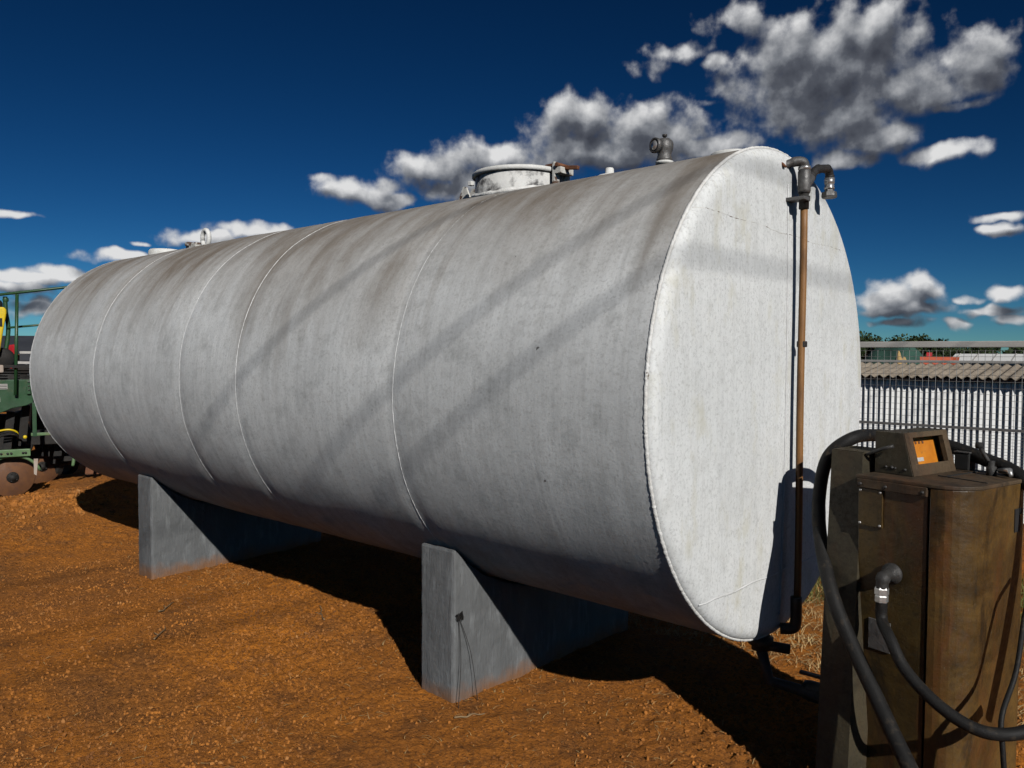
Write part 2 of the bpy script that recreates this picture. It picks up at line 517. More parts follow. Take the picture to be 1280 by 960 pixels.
M['pipe'] = simple('brown_pipe', (0.28, 0.135, 0.042), (0.20, 0.095, 0.032), 6, 0.5, bump=0.001, c3=(0.12, 0.055, 0.022), c3scale=5, stretch=(3, 3, 0.8))
M['pier'] = simple('grey_painted_concrete', (0.135, 0.138, 0.138), (0.105, 0.108, 0.108), 3, 0.75, bump=0.0035, bscale=30, c3=(0.205, 0.21, 0.21), c3scale=9, c3lo=0.52, c3hi=0.72, stretch=(2.5, 2.5, 0.6))
def splash(mt):
    n = NT(mt.node_tree)
    b = mt.node_tree.nodes['Principled BSDF']
    old = b.inputs['Base Color'].links[0].from_socket
    co = n.new('ShaderNodeTexCoord').outputs['Object']
    z = n.new('ShaderNodeSeparateXYZ', {0: co}).outputs[2]
    h = n.math('ADD', z, n.math('MULTIPLY', n.math('SUBTRACT', n.noise(co, 7, 7, 0.7).outputs[0], 0.5), 0.22))
    col = n.mix(n.ramp(h, 0.09, 0.0, 0, 0.85), old, (0.22, 0.095, 0.032))
    sc = n.noise(n.vmath('MULTIPLY', co, (30, 30, 3)), 1.0, 4, 0.7).outputs[0]
    col = n.mix(n.ramp(sc, 0.58, 0.72, 0, 0.5), col, (0.07, 0.075, 0.08))
    setin(n, b, 'Base Color', col)


splash(M['pier'])
M['soil'] = soil_mat('red_soil')
M['soilfar'] = soil_mat('field_soil', True)
M['clod'] = simple('soil_clods', (0.50, 0.185, 0.036), (0.19, 0.078, 0.028), 3.5, 0.95, bump=0.004, bscale=60, c3=(0.48, 0.23, 0.08), c3scale=9, spec=0.1)
M['straw'] = simple('dry_straw', (0.62, 0.44, 0.20), (0.36, 0.20, 0.08), 4, 0.8, spec=0.2)
M['twig'] = simple('dry_twig', (0.30, 0.20, 0.10), (0.16, 0.095, 0.05), 9, 0.85, spec=0.2)
M['grass'] = simple('grass', (0.10, 0.125, 0.03), (0.20, 0.17, 0.05), 3, 0.7, spec=0.2)
M['disp'] = bronze_mat('worn_bronze_paint', (0.050, 0.033, 0.010), (0.085, 0.052, 0.014), (0.10, 0.032, 0.009))
M['disp2'] = bronze_mat('worn_brown_paint', (0.135, 0.076, 0.021), (0.055, 0.030, 0.010), (0.115, 0.040, 0.011), 0.40)
M['disptop'] = bronze_mat('rusty_top_plate', (0.095, 0.064, 0.034), (0.068, 0.044, 0.024), (0.12, 0.052, 0.022), 0.6)
M['disphead'] = bronze_mat('dull_olive_paint', (0.058, 0.047, 0.026), (0.045, 0.036, 0.020), (0.06, 0.034, 0.016), 0.6)
M['rubber'] = simple('black_rubber', (0.014, 0.013, 0.012), (0.008, 0.0075, 0.007), 12, 0.62, bump=0.0012, bscale=160, c3=(0.065, 0.048, 0.032), c3scale=30, c3lo=0.56, c3hi=0.75, spec=0.25)
M['steel'] = simple('bright_steel', (0.55, 0.54, 0.52), (0.36, 0.35, 0.33), 30, 0.35, 0.7, bump=0.001)
M['orange'] = simple('orange_display', (0.62, 0.22, 0.015), (0.46, 0.145, 0.012), 14, 0.5, c3=(0.22, 0.10, 0.03), c3scale=20, c3lo=0.6, c3hi=0.75)
M['black'] = simple('black_void', (0.012, 0.012, 0.012), None, 5, 0.8)
M['sheetwhite'] = simple('white_corrugated_sheet', (0.82, 0.81, 0.78), (0.76, 0.75, 0.72), 2, 0.5, c3=(0.6, 0.57, 0.5), c3scale=3, c3lo=0.6, c3hi=0.8)
M['roofsheet'] = simple('aged_fibre_cement', (0.30, 0.25, 0.19), (0.22, 0.18, 0.135), 1.5, 0.85, bump=0.003, c3=(0.14, 0.11, 0.085), c3scale=5, c3lo=0.5, c3hi=0.75)
M['ridge'] = simple('grey_ridge_cap', (0.36, 0.345, 0.32), (0.28, 0.265, 0.24), 3, 0.8)
M['rail'] = simple('weathered_white_rail', (0.50, 0.47, 0.43), (0.40, 0.375, 0.34), 4, 0.7, bump=0.001, stretch=(0.5, 2, 2))
M['wire'] = simple('galvanised_wire', (0.30, 0.30, 0.29), (0.24, 0.24, 0.23), 10, 0.5, 0.3)
M['post'] = simple('grey_steel_post', (0.16, 0.155, 0.15), None, 10, 0.6, 0.2)
M['kerb'] = simple('pale_concrete', (0.46, 0.40, 0.34), (0.36, 0.28, 0.22), 9, 0.85, bump=0.003)
M['green'] = simple('green_machine_paint', (0.020, 0.072, 0.026), (0.014, 0.05, 0.018), 6, 0.45, bump=0.0008, c3=(0.13, 0.085, 0.04), c3scale=7, c3lo=0.6, c3hi=0.75)
M['green2'] = simple('faded_green_paint', (0.12, 0.20, 0.085), (0.08, 0.15, 0.06), 6, 0.5, c3=(0.2, 0.13, 0.06), c3scale=8)
M['yellow'] = simple('yellow_plastic', (0.72, 0.52, 0.010), (0.62, 0.43, 0.010), 5, 0.4)
M['disc'] = simple('rusty_disc', (0.17, 0.068, 0.022), (0.10, 0.040, 0.016), 9, 0.7, bump=0.002, c3=(0.10, 0.045, 0.026), c3scale=12)
M['machdark'] = simple('dark_iron_and_shade', (0.010, 0.0095, 0.009), (0.018, 0.014, 0.010), 9, 0.8, 0.0, bump=0.002)  # dark iron; shade among the planter's parts is put into the colour too
M['red'] = simple('red_paint', (0.42, 0.012, 0.018), (0.32, 0.010, 0.015), 3, 0.4)
M['redorange'] = simple('orange_red_paint', (0.50, 0.085, 0.025), (0.40, 0.06, 0.02), 3, 0.5)
M['darkroof'] = simple('dark_grey_sheet', (0.045, 0.048, 0.055), (0.03, 0.032, 0.038), 0.6, 0.7)
M['leaf'] = simple('dark_leaves', (0.026, 0.045, 0.018), (0.045, 0.065, 0.022), 0.8, 0.7, spec=0.2)
M['bark'] = simple('tree_bark', (0.09, 0.065, 0.045), (0.05, 0.036, 0.026), 4, 0.9)
M['net'] = simple('green_shade_net', (0.030, 0.085, 0.060), (0.018, 0.055, 0.040), 1.2, 0.9)
M['sand'] = simple('sand_heap', (0.48, 0.32, 0.13), (0.34, 0.23, 0.10), 4, 0.95, bump=0.02, bscale=12, c3=(0.4, 0.38, 0.34), c3scale=2)
M['wood'] = simple('pole_wood', (0.19, 0.15, 0.11), (0.12, 0.095, 0.07), 5, 0.85, stretch=(3, 3, 0.5))
M['alu'] = simple('aluminium_cable', (0.30, 0.30, 0.30), None, 10, 0.5, 0.5)

# ------------------------------------------------------------------ ground
def gheight(x, y):
    """height of the yard; the land drops behind the yard fence"""
    d = np.clip((y - 5.4) / 4.0, 0, 1)
    return -1.6 * d * d * (3 - 2 * d)


def near_relief(x, y):
    z = (vnoise(x, y, 0.7, 1) - 0.5) * 0.05
    z += (vnoise(x + 7, y + 3, 2.1, 2) - 0.5) * 0.022
    z += (vnoise(x, y, 6.0, 3) - 0.5) * 0.014
    z += (vnoise(x, y, 15.0, 4) - 0.5) * 0.011
    rough = np.clip(vnoise(x, y, 0.9, 9) * 1.8 - 0.3, 0.25, 1.2)
    z += np.abs(vnoise(x, y, 30.0, 5) - 0.5) * 0.034 * rough
    z += (vnoise(x, y, 52.0, 6) - 0.5) * 0.016 * rough
    # loose ridge of soil by the planter
    z += 0.06 * np.exp(-(((x + 7.35) / 0.45) ** 2 + ((y + 0.10) / 0.35) ** 2)) * (0.6 + vnoise(x, y, 9, 8))
    return z


def grid_mesh(name, xs, ys, zf, mat):
    X, Y = np.meshgrid(xs, ys)
    Z = zf(X, Y)
    nx, ny = len(xs), len(ys)
    co = np.stack([X, Y, Z], -1).reshape(-1, 3)
    i = (np.arange(ny - 1)[:, None] * nx + np.arange(nx - 1)[None, :]).ravel()
    quads = np.stack([i, i + 1, i + nx + 1, i + nx], -1)
    me = bpy.data.meshes.new(name)
    me.vertices.add(len(co))
    me.vertices.foreach_set('co', co.ravel())
    me.loops.add(quads.size)
    me.loops.foreach_set('vertex_index', quads.ravel())
    me.polygons.add(len(quads))
    me.polygons.foreach_set('loop_start', np.arange(len(quads)) * 4)
    me.polygons.foreach_set('loop_total', np.full(len(quads), 4))
    me.polygons.foreach_set('use_smooth', np.ones(len(quads), bool))
    me.update(calc_edges=True)
    me.validate()
    me.materials.append(mat)
    o = bpy.data.objects.new(name, me)
    COL.objects.link(o)
    return o


# one sheet: dense in the yard, then stretching to the horizon
def axis_steps(a, b, step, far_a, far_b, g=1.28):
    mid = list(np.arange(a, b + 1e-6, step))
    lo, s, x = [], step, a
    while x > far_a:
        s *= g
        x -= s
        lo.append(x)
    hi, s, x = [], step, mid[-1]
    while x < far_b:
        s *= g
        x += s
        hi.append(x)
    return np.array(lo[::-1] + mid + hi)


def ground_z(X, Y):
    near = np.clip((X + 11) / 2.0, 0, 1) * np.clip((3.5 - X) / 1.5, 0, 1) * np.clip((Y + 4) / 1.2, 0, 1) * np.clip((5.0 - Y) / 1.5, 0, 1)
    return near_relief(X, Y) * near + gheight(X, Y)


ground = grid_mesh('ground', axis_steps(-8.6, 1.6, 0.0135, -6000, 6000), axis_steps(-2.7, 2.8, 0.0135, -6000, 6000), ground_z, M['soil'])
tag(ground, kind='structure')


def gz(x, y):
    return float(ground_z(np.array([x], float), np.array([y], float))[0])


# loose clods and stones
def scatter_clods():
    bm = bmesh.new()
    bmesh.ops.create_icosphere(bm, subdivisions=1, radius=1.0)
    base = np.array([v.co[:] for v in bm.verts])
    faces = np.array([[v.index for v in f.verts] for f in bm.faces])
    bm.free()
    n = 52000
    x = rng.uniform(-8.2, 1.6, n * 2)
    y = -2.75 + 3.9 * rng.random(n * 2) ** 1.15
    keep = rng.random(n * 2) < np.clip(vnoise(x, y, 1.3, 21) * 1.6 - 0.25, 0.08, 1)
    x, y = x[keep][:n], y[keep][:n]
    r = 0.0018 + 0.0062 * rng.random(len(x)) ** 3.2
    extra = 420
    ex = rng.normal(-7.35, 0.42, extra)
    ey = rng.normal(-0.12, 0.28, extra)
    er = 0.008 + 0.022 * rng.random(extra) ** 2
    x = np.concatenate([x, ex]); y = np.concatenate([y, ey]); r = np.concatenate([r, er])
    z = ground_z(x, y) + r * 0.25
    n = len(x)
    jit = 1 + (rng.random((n, len(base), 1)) - 0.5) * 0.7
    sc = r[:, None, None] * (0.7 + 0.6 * rng.random((n, 1, 3)))
    ang = rng.random(n) * 6.28
    V = base[None] * jit * sc
    c, s_ = np.cos(ang)[:, None], np.sin(ang)[:, None]
    V = np.stack([V[..., 0] * c - V[..., 1] * s_, V[..., 0] * s_ + V[..., 1] * c, V[..., 2]], -1)
    V += np.stack([x, y, z], -1)[:, None, :]
    F = faces[None] + (np.arange(n) * len(base))[:, None, None]
    return V.reshape(-1, 3), F.reshape(-1, 3)


def raw_mesh(name, V, F, mat, smooth=False):
    me = bpy.data.meshes.new(name)
    k = F.shape[1]
    me.vertices.add(len(V))
    me.vertices.foreach_set('co', V.ravel())
    me.loops.add(F.size)
    me.loops.foreach_set('vertex_index', F.ravel().astype(np.int32))
    me.polygons.add(len(F))
    me.polygons.foreach_set('loop_start', np.arange(len(F)) * k)
    me.polygons.foreach_set('loop_total', np.full(len(F), k))
    me.polygons.foreach_set('use_smooth', np.full(len(F), smooth))
    me.update(calc_edges=True)
    me.materials.append(mat)
    o = bpy.data.objects.new(name, me)
    COL.objects.link(o)
    return o


V, F = scatter_clods()
tag(raw_mesh('soil_clods', V, F, M['clod']), 'loose red-brown clods and grit strewn over the bare yard soil', 'clods', kind='stuff')


def blades(x, y, length, width, tilt_lo, tilt_hi, bend, seed, lift=0.0):
    """three-segment bent blades lying on or standing in the ground"""
    r = np.random.default_rng(seed)
    n = len(x)
    az = r.random(n) * 6.28318
    tilt = r.uniform(tilt_lo, tilt_hi, n)
    z = ground_z(x, y) + lift
    p = np.stack([x, y, z], -1)
    side = np.stack([-np.sin(az), np.cos(az), np.zeros(n)], -1)
    out, idx = [], []
    seg = 3
    taz = az.copy()
    cur = p.copy()
    for k in range(seg + 1):
        w = width * (1 - 0.75 * k / seg)
        upv = np.stack([np.zeros(n), np.zeros(n), np.ones(n)], -1) * 0.25
        out.append(cur + (side + upv) * w[:, None])
        out.append(cur - (side + upv) * w[:, None])
        d = np.stack([np.cos(taz) * np.cos(tilt), np.sin(taz) * np.cos(tilt), np.sin(tilt)], -1)
        cur = cur + d * (length / seg)[:, None]
        tilt = tilt - bend * r.uniform(0.2, 1, n)
        taz = taz + r.normal(0, 0.12, n)
        floor = ground_z(cur[:, 0], cur[:, 1]) + 0.003
        cur[:, 2] = np.maximum(cur[:, 2], floor)
    Vv = np.stack(out, 1)
    m_ = 2 * (seg + 1)
    f = []
    for k in range(seg):
        f.append([2 * k, 2 * k + 1, 2 * k + 3, 2 * k + 2])
    Ff = np.array(f)[None] + (np.arange(n) * m_)[:, None, None]
    return Vv.reshape(-1, 3), Ff.reshape(-1, 4)


n = 9000
x = rng.uniform(-8.3, 1.4, n)
y = rng.uniform(-2.7, 1.2, n)
k = rng.random(n) < np.clip(vnoise(x, y, 0.8, 31) * 2.6 - 0.9, 0.05, 1)
x, y = x[k], y[k]
V, F = blades(x, y, rng.uniform(0.012, 0.055, len(x)), np.full(len(x), 0.0013), 0.0, 0.5, 0.35, 4, 0.004)
tag(raw_mesh('straw', V, F, M['straw']), 'thin pale bits of dry straw scattered over the red soil', 'straw', kind='stuff')

# grass and dry litter past the far side of the tank end
n = 6500
x = rng.uniform(-1.7, 0.9, n)
y = rng.uniform(1.75, 3.3, n)
V, F = blades(x, y, rng.uniform(0.04, 0.13, n), np.full(n, 0.0028), 0.7, 1.5, 0.4, 6)
tag(raw_mesh('grass', V, F, M['grass']), 'patch of short green grass behind the near end of the tank', 'grass', kind='stuff')
n = 6000
x = rng.uniform(-1.6, 0.9, n)
y = rng.uniform(0.7, 2.2, n)
V, F = blades(x, y, rng.uniform(0.03, 0.10, n), np.full(n, 0.002), 0.1, 0.9, 0.4, 7)
tag(raw_mesh('dry_litter', V, F, M['straw']), 'dry straw litter on the ground behind the dispenser', 'litter', kind='stuff')

# ------------------------------------------------------------------ tank
tank = thing('fuel_tank', (-LEN / 2, 0, AX - RAD), 'large weathered white cylindrical steel fuel tank resting on grey piers', 'tank')


def shell_r(x, a):
    """slightly dented plates, pulled in at the welds"""
    d = 0.0
    for sx in (-1.21, -2.43, -3.045, -4.275):
        d -= 0.0045 * np.exp(-((x - sx) / 0.05) ** 2)
    d += np.clip(-x / 0.35, 0, 1) * np.clip((x + LEN) / 0.35, 0, 1) * (0.013 * (vnoise(x + 20, a * 0.9 + 20, 1.1, 41) - 0.5) + 0.005 * (vnoise(x + 20, a * 2 + 20, 2.6, 42) - 0.5))
    return RAD + d


def build_shell():
    xs = np.linspace(-LEN, 0, 260)
    an = np.linspace(0, 2 * math.pi, 241)[:-1]
    Xg, Ag = np.meshgrid(xs, an, indexing='ij')
    wrap = np.minimum(Ag, 2 * math.pi - Ag)
    r = shell_r(Xg, wrap)
    V_ = np.stack([Xg, r * np.cos(Ag), AX + r * np.sin(Ag)], -1).reshape(-1, 3) - np.array(tank.location)
    na = len(an)
    i = np.arange(len(xs) - 1)[:, None] * na
    j = np.arange(na)[None, :]
    j2 = (j + 1) % na
    F_ = np.stack([i + j, i + na + j, i + na + j2, i + j2], -1).reshape(-1, 4)
    o = raw_mesh('shell', V_, F_, M['shell'], True)
    o.parent = tank
    return o


build_shell()


def end_cap(sign, x0):
    """flat head with a rounded knuckle"""
    mb = MB()
    prof = [(RAD - 0.002, -0.02), (RAD - 0.004, 0.0)]
    for q in range(1, 9):
        a = q / 8 * math.pi / 2
        prof.append((RAD - 0.004 - 0.055 * (1 - math.cos(a)), 0.034 * math.sin(a)))
    for q in range(1, 25):
        t = q / 24
        prof.append(((RAD - 0.059) * (1 - t) + 0.0005, 0.034 + 0.010 * (1 - (1 - t) ** 2)))
    seg = 160
    mb.lathe(prof, (x0, 0, AX), (sign, 0, 0), seg)
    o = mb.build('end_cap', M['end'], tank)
    return o


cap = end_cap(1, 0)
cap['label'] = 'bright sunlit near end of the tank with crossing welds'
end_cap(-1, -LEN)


def wobble_ring(name, x0, r0, br, mat, rough, n=420, seg=8, parent=tank, dx=0.0):
    """irregular weld bead round the tank"""
    pts, rad = [], []
    for k in range(n):
        a = 2 * math.pi * k / n
        ra = float(shell_r(np.array([x0]), np.array([min(a, 2 * math.pi - a)]))[0]) - RAD + r0
        jx = random.uniform(-rough, rough) + dx * math.sin(a)
        pts.append(Vector((x0 + jx, ra * math.cos(a), AX + ra * math.sin(a))))
        rad.append(br * random.uniform(0.85, 1.15))
    vs, fs = [], []
    for k in range(n):
        c = pts[k]
        rd = Vector((0, c.y, c.z - AX)).normalized()
        for s_ in range(seg):
            b = 2 * math.pi * s_ / seg
            vs.append(c + (rd * math.cos(b) + Vector((1, 0, 0)) * math.sin(b)) * rad[k])
    for k in range(n):
        k2 = (k + 1) % n
        for s_ in range(seg):
            s2 = (s_ + 1) % seg
            fs.append((k * seg + s_, k2 * seg + s_, k2 * seg + s2, k * seg + s2))
    mb = MB()
    mb.add(vs, fs, True)
    return mb.build(name, mat, parent)


wobble_ring('rim_weld', 0.003, RAD - 0.0032, 0.0068, M['weld'], 0.0012, 1100)
wobble_ring('rim_weld', -LEN, RAD - 0.004, 0.007, M['shell'], 0.003, 400)
for sx, bx in ((-1.205, 0.03), (-2.435, 0.0), (-3.045, 0.0), (-4.28, 0.0)):
    wobble_ring('weld_seam', sx, RAD - 0.0022, 0.0040, M['seam'], 0.001, 520, 6, dx=bx)


# cross welds on the near head: they follow the face
def face_x(y, z):
    r = math.hypot(y, z)
    if r < RAD - 0.059:
        t = 1 - r / (RAD - 0.059)
        return 0.034 + 0.010 * (1 - (1 - t) ** 2)
    q = min(1.0, (r - (RAD - 0.059)) / 0.055)
    return 0.034 * math.sqrt(max(0.0, 1 - q * q))


for zz, br in ((0.63, 0.0016), (-0.695, 0.0036)):
    half = math.sqrt((RAD - 0.012) ** 2 - zz * zz)
    pts = []
    for q in range(120):
        y_ = -half + 2 * half * q / 119
        z_ = zz + 0.006 * math.sin(q * 0.045 + 1) + 0.003 * math.sin(q * 0.21) + random.uniform(-0.0012, 0.0012)
        pts.append((face_x(y_, z_) - 0.001, y_, AX + z_))
    MB().tube(pts, [br * random.uniform(0.7, 1.3) for _ in pts], 6).build('head_weld', M['seam'] if zz < 0 else M['flaky'], tank)

# manhole
mx = -1.345
ztop = AX + RAD
neck = MB().lathe([(0.225, -0.06), (0.225, 0.078), (0.21, 0.078), (0.21, -0.06)], (mx, 0, ztop), seg=64).build('manhole_neck', M['neck'], tank)
MB().lathe([(0.0005, 0.084), (0.19, 0.084), (0.232, 0.079), (0.241, 0.085), (0.241, 0.098), (0.234, 0.104), (0.12, 0.110), (0.0005, 0.112)], (mx, 0, ztop), seg=64).build('lid', M['white'], neck)
pts = [(mx + 0.232 * math.cos(a), 0.232 * math.sin(a), AX + math.sqrt(RAD ** 2 - (0.232 * math.sin(a)) ** 2) + 0.004) for a in np.linspace(0, 2 * math.pi, 90)]
MB().tube(pts, [0.011 * random.uniform(0.7, 1.4) for _ in pts], 6).build('neck_weld', M['weld'], neck)
# hinge bracket on the near side of the manhole
hx = -1.035
MB().box((hx - 0.055, -0.03, ztop + 0.058), (0.016, 0.04, 0.13), bev=0.003).box((hx - 0.055, 0.05, ztop + 0.058), (0.016, 0.04, 0.13), bev=0.003).box((hx - 0.03, 0.0, ztop + 0.08), (0.04, 0.10, 0.03), bev=0.003).build('hinge_bracket', M['flaky'], tank)
MB().tube([(hx - 0.03, -0.06, ztop + 0.105), (hx - 0.03, 0.06, ztop + 0.105)], 0.010, 10).build('hinge_pin', M['rust'], tank)
MB().box((hx + 0.02, -0.01, ztop + 0.09), (0.09, 0.018, 0.018), Matrix.Rotation(R_(8), 3, 'Y'), 0.003).box((hx - 0.095, -0.01, ztop + 0.118), (0.07, 0.025, 0.014), bev=0.003).build('latch_arm', M['rust'], tank)
# clamp lugs on the far side
for dy in (-0.03, 0.035):
    poly = [(-1.78, dy, ztop - 0.03), (-1.66, dy, ztop - 0.03), (-1.675, dy, ztop + 0.035), (-1.70, dy, ztop + 0.088), (-1.72, dy, ztop + 0.092), (-1.745, dy, ztop + 0.045)]
    MB().prism(poly, (0, 0, 0), (0, 0.012, 0)).build('clamp_lug', M['flaky'], tank)
MB().box((-1.612, -0.08, ztop + 0.085), (0.025, 0.025, 0.022), bev=0.003).build('hinge_bracket', M['white'], tank)

# breather valve on its riser
vx = -0.513
K = 0.78
def sp_(prof):
    return [(max(a * K, 0.0005), b * K) for a, b in prof]


riser = MB().lathe(sp_([(0.046, -0.03), (0.046, 0.028), (0.036, 0.028), (0.036, 0.038), (0.048, 0.038), (0.050, 0.052), (0.040, 0.056), (0, 0.056)]), (vx, 0, ztop), seg=28).build('valve_riser', M['white'], tank)
vb = MB().lathe(sp_([(0, 0.05), (0.042, 0.05), (0.045, 0.066), (0.040, 0.074), (0.037, 0.095), (0.046, 0.115), (0.049, 0.145), (0.043, 0.165), (0.028, 0.178), (0, 0.182)]), (vx, 0, ztop), seg=28)
va = (-0.35, -0.94, 0.0)
vb.lathe(sp_([(0, 0.0), (0.033, 0.0), (0.035, 0.052), (0.040, 0.052), (0.042, 0.060), (0.042, 0.074), (0.034, 0.074), (0.031, 0.066), (0, 0.066)]), (vx, 0, ztop + 0.135 * K), va, 24)
vb.build('breather_valve', M['galv'], riser)
MB().lathe(sp_([(0, 0), (0.028, 0), (0.026, 0.006), (0, 0.010)]), (vx + va[0] * 0.068 * K, va[1] * 0.068 * K, ztop + 0.135 * K), va, 18).build('valve_face', M['steel'], riser)
MB().lathe(sp_([(0, 0.178), (0.008, 0.178), (0.008, 0.19), (0.014, 0.192), (0.014, 0.202), (0, 0.206)]), (vx, 0, ztop), seg=10).build('valve_knob', M['galvdark'], riser)

# flanges and lifting eye along the top
def flange(x_, r, h, boss):
    prof = [(r * 1.03, -0.03), (r * 1.03, h * 0.4), (r, h * 0.8), (r * 0.92, h)]
    prof += [(boss, h * 1.05), (boss, h * 2.3), (boss * 0.8, h * 2.6), (0.0005, h * 2.7)] if boss else [(0.0005, h * 1.15)]
    return MB().lathe(prof, (x_, 0, ztop), seg=32).build('flange', M['white'], tank)


flange(-0.80, 0.058, 0.022, 0.02)
flange(-0.20, 0.085, 0.026, 0)
flange(-5.25, 0.13, 0.05, 0)
MB().box((-4.76, 0, ztop + 0.03), (0.16, 0.06, 0.07), bev=0.01).box((-4.80, -0.02, ztop + 0.058), (0.05, 0.05, 0.03), bev=0.005).build('top_plug', M['flaky'], tank)
eye = [(-4.57 + 0.05 * math.cos(a), 0.0, ztop + 0.085 + 0.062 * math.sin(a)) for a in np.linspace(-1.1 * math.pi + 0.6, 1.1 * math.pi - 0.6 - 0.0, 30)]
MB().tube(eye + [eye[0]], 0.018, 10).box((-4.57, 0, ztop + 0.01), (0.09, 0.05, 0.05), bev=0.005).build('lifting_eye', M['white'], tank)

# filler pipe that runs down the near head
px, py = 0.085, 0.045
pipe = MB().tube([(px, py + 0.018 * (1 - t) * 0.6 + 0.004 * math.sin(t * 9), AX - 0.86 + 1.62 * t) for t in np.linspace(0, 1, 16)], 0.0140, 14).build('filler_pipe', M['pipe'], tank)
yt = py + 0.0
zc = AX + 0.755
MB().lathe([(0.0005, -0.03), (0.019, -0.03), (0.019, 0.0), (0.023, 0.0), (0.023, 0.018), (0.018, 0.018), (0.018, 0.055), (0.0005, 0.055)], (px, yt, zc), seg=16).build('coupling', M['galvdark'], pipe)
MB().box((px - 0.02, yt - 0.03, zc + 0.004), (0.09, 0.055, 0.014), bev=0.003).build('pipe_clamp', M['galv'], pipe)
# Y piece with its two arms
yb = MB().lathe([(0.0005, 0.03), (0.022, 0.03), (0.0245, 0.042), (0.0245, 0.112), (0.021, 0.122), (0.0005, 0.122)], (px, yt, zc), seg=18)
yb.tube([(px, yt + 0.0, zc + 0.055), (px + 0.004, yt + 0.06, zc + 0.105)], [0.022, 0.018], 16)
yb.build('y_fitting', M['galv'], pipe)
arm = catmull([(px + 0.004, yt + 0.055, zc + 0.10), (px + 0.006, yt + 0.095, zc + 0.135), (px + 0.008, yt + 0.16, zc + 0.152), (px + 0.01, yt + 0.215, zc + 0.158), (px + 0.01, yt + 0.235, zc + 0.138), (px + 0.01, yt + 0.236, zc + 0.115)], 5)
MB().tube(arm, [0.0165 if i % 7 else 0.0195 for i in range(len(arm))], 14).build('outlet_elbow', M['galvdark'], pipe)
MB().lathe([(0.0005, 0.0), (0.020, 0.0), (0.020, 0.008), (0.016, 0.010), (0.020, 0.014), (0.016, 0.018), (0.020, 0.022), (0.020, 0.045), (0.0005, 0.045)], (px + 0.01, yt + 0.236, zc + 0.082), seg=16).build('thread', M['steel'], pipe)
MB().lathe([(0.0005, 0.0), (0.029, 0.0), (0.031, 0.008), (0.029, 0.024), (0.019, 0.026), (0.017, 0.045), (0.0005, 0.045)], (px + 0.01, yt + 0.236, zc + 0.046), seg=6, smooth=False).build('hex_cap', M['galv'], pipe)
el2 = catmull([(px, yt, zc + 0.118), (px, yt, zc + 0.135), (px - 0.005, yt - 0.008, zc + 0.150), (px - 0.025, yt - 0.022, zc + 0.152), (px - 0.05, yt - 0.035, zc + 0.145), (0.02, yt - 0.045, zc + 0.135)], 5)
MB().tube(el2, [0.019 if i < 18 else 0.016 for i in range(len(el2))], 14).build('top_elbow', M['galv'], pipe)
MB().lathe([(0.020, 0.0), (0.024, 0.002), (0.024, 0.012), (0.020, 0.014)], (px, yt, zc + 0.120), seg=16).build('collar', M['steel'], pipe)
MB().box((px, py + 0.008, AX + 0.2), (0.032, 0.032, 0.024), bev=0.004).build('pipe_band', M['galvdark'], pipe)
MB().box((0.030, py - 0.085, AX + 0.895), (0.008, 0.022, 0.045), Matrix.Rotation(R_(-40), 3, 'Y'), 0.003).build('rust_patch', M['rust'], tank)
# thin weld strip down the head beside the pipe
pts = [(face_x(-0.02, z_) + 0.001, 0.005 + random.uniform(-0.001, 0.001), AX + z_) for z_ in np.linspace(-0.87, 0.82, 120)]
MB().tube(pts, 0.004, 6).build('head_seam', M['seam'], tank)
# elbow and drain at the bottom of the pipe
MB().tube(catmull([(px, py, AX - 0.80), (px, py, AX - 0.90), (px - 0.01, py - 0.01, AX - 0.925), (px - 0.05, py - 0.03, AX - 0.93)], 5), 0.022, 14).build('bottom_elbow', M['galvdark'], pipe)
MB().lathe([(0.0005, -0.07), (0.035, -0.07), (0.035, -0.05), (0.05, -0.045), (0.05, -0.02), (0.035, -0.015), (0.035, 0.05), (0.0005, 0.05)], (-0.03, -0.02, AX - RAD), seg=18).tube([(-0.03, -0.02, AX - RAD - 0.05), (0.07, 0.03, AX - RAD - 0.06)], 0.02, 10).build('drain_valve', M['galvdark'], tank)

# ------------------------------------------------------------------ piers
def pier(x0, x1, label):
    mb = MB()
    poly = []
    yf, yb_ = -0.68, 0.68
    zt = AX - math.sqrt(RAD ** 2 - 0.68 ** 2) - 0.001
    poly = [(x0, yf, -0.12), (x0, yb_, -0.12)]
    for q in range(25):
        y_ = yb_ + (yf - yb_) * q / 24
        poly.append((x0, y_, AX - math.sqrt((RAD + 0.008) ** 2 - y_ ** 2)))
    root = thing('concrete_pier', ((x0 + x1) / 2, 0, 0), label, 'pier', 'concrete piers under the tank')
    mb.prism(poly, (0, 0, 0), (x1 - x0, 0, 0))
    o = mb.build('saddle', M['pier'], root)
    rm = o.modifiers.new('remesh', 'REMESH')
    rm.mode = 'VOXEL'
    rm.voxel_size = 0.011
    tx = bpy.data.textures.get('cast_relief') or bpy.data.textures.new('cast_relief', 'CLOUDS')
    tx.noise_scale = 0.07
    tx.noise_depth = 4
    ds = o.modifiers.new('relief', 'DISPLACE')
    ds.texture = tx
    ds.strength = 0.008
    ds.mid_level = 0.5
    return root


p1 = pier(-1.325, -1.11, 'grey concrete pier under the tank nearer the dispenser, with a loop of wire')
p2 = pier(-4.24, -4.03, 'grey concrete pier under the far end of the tank, beside the planter')
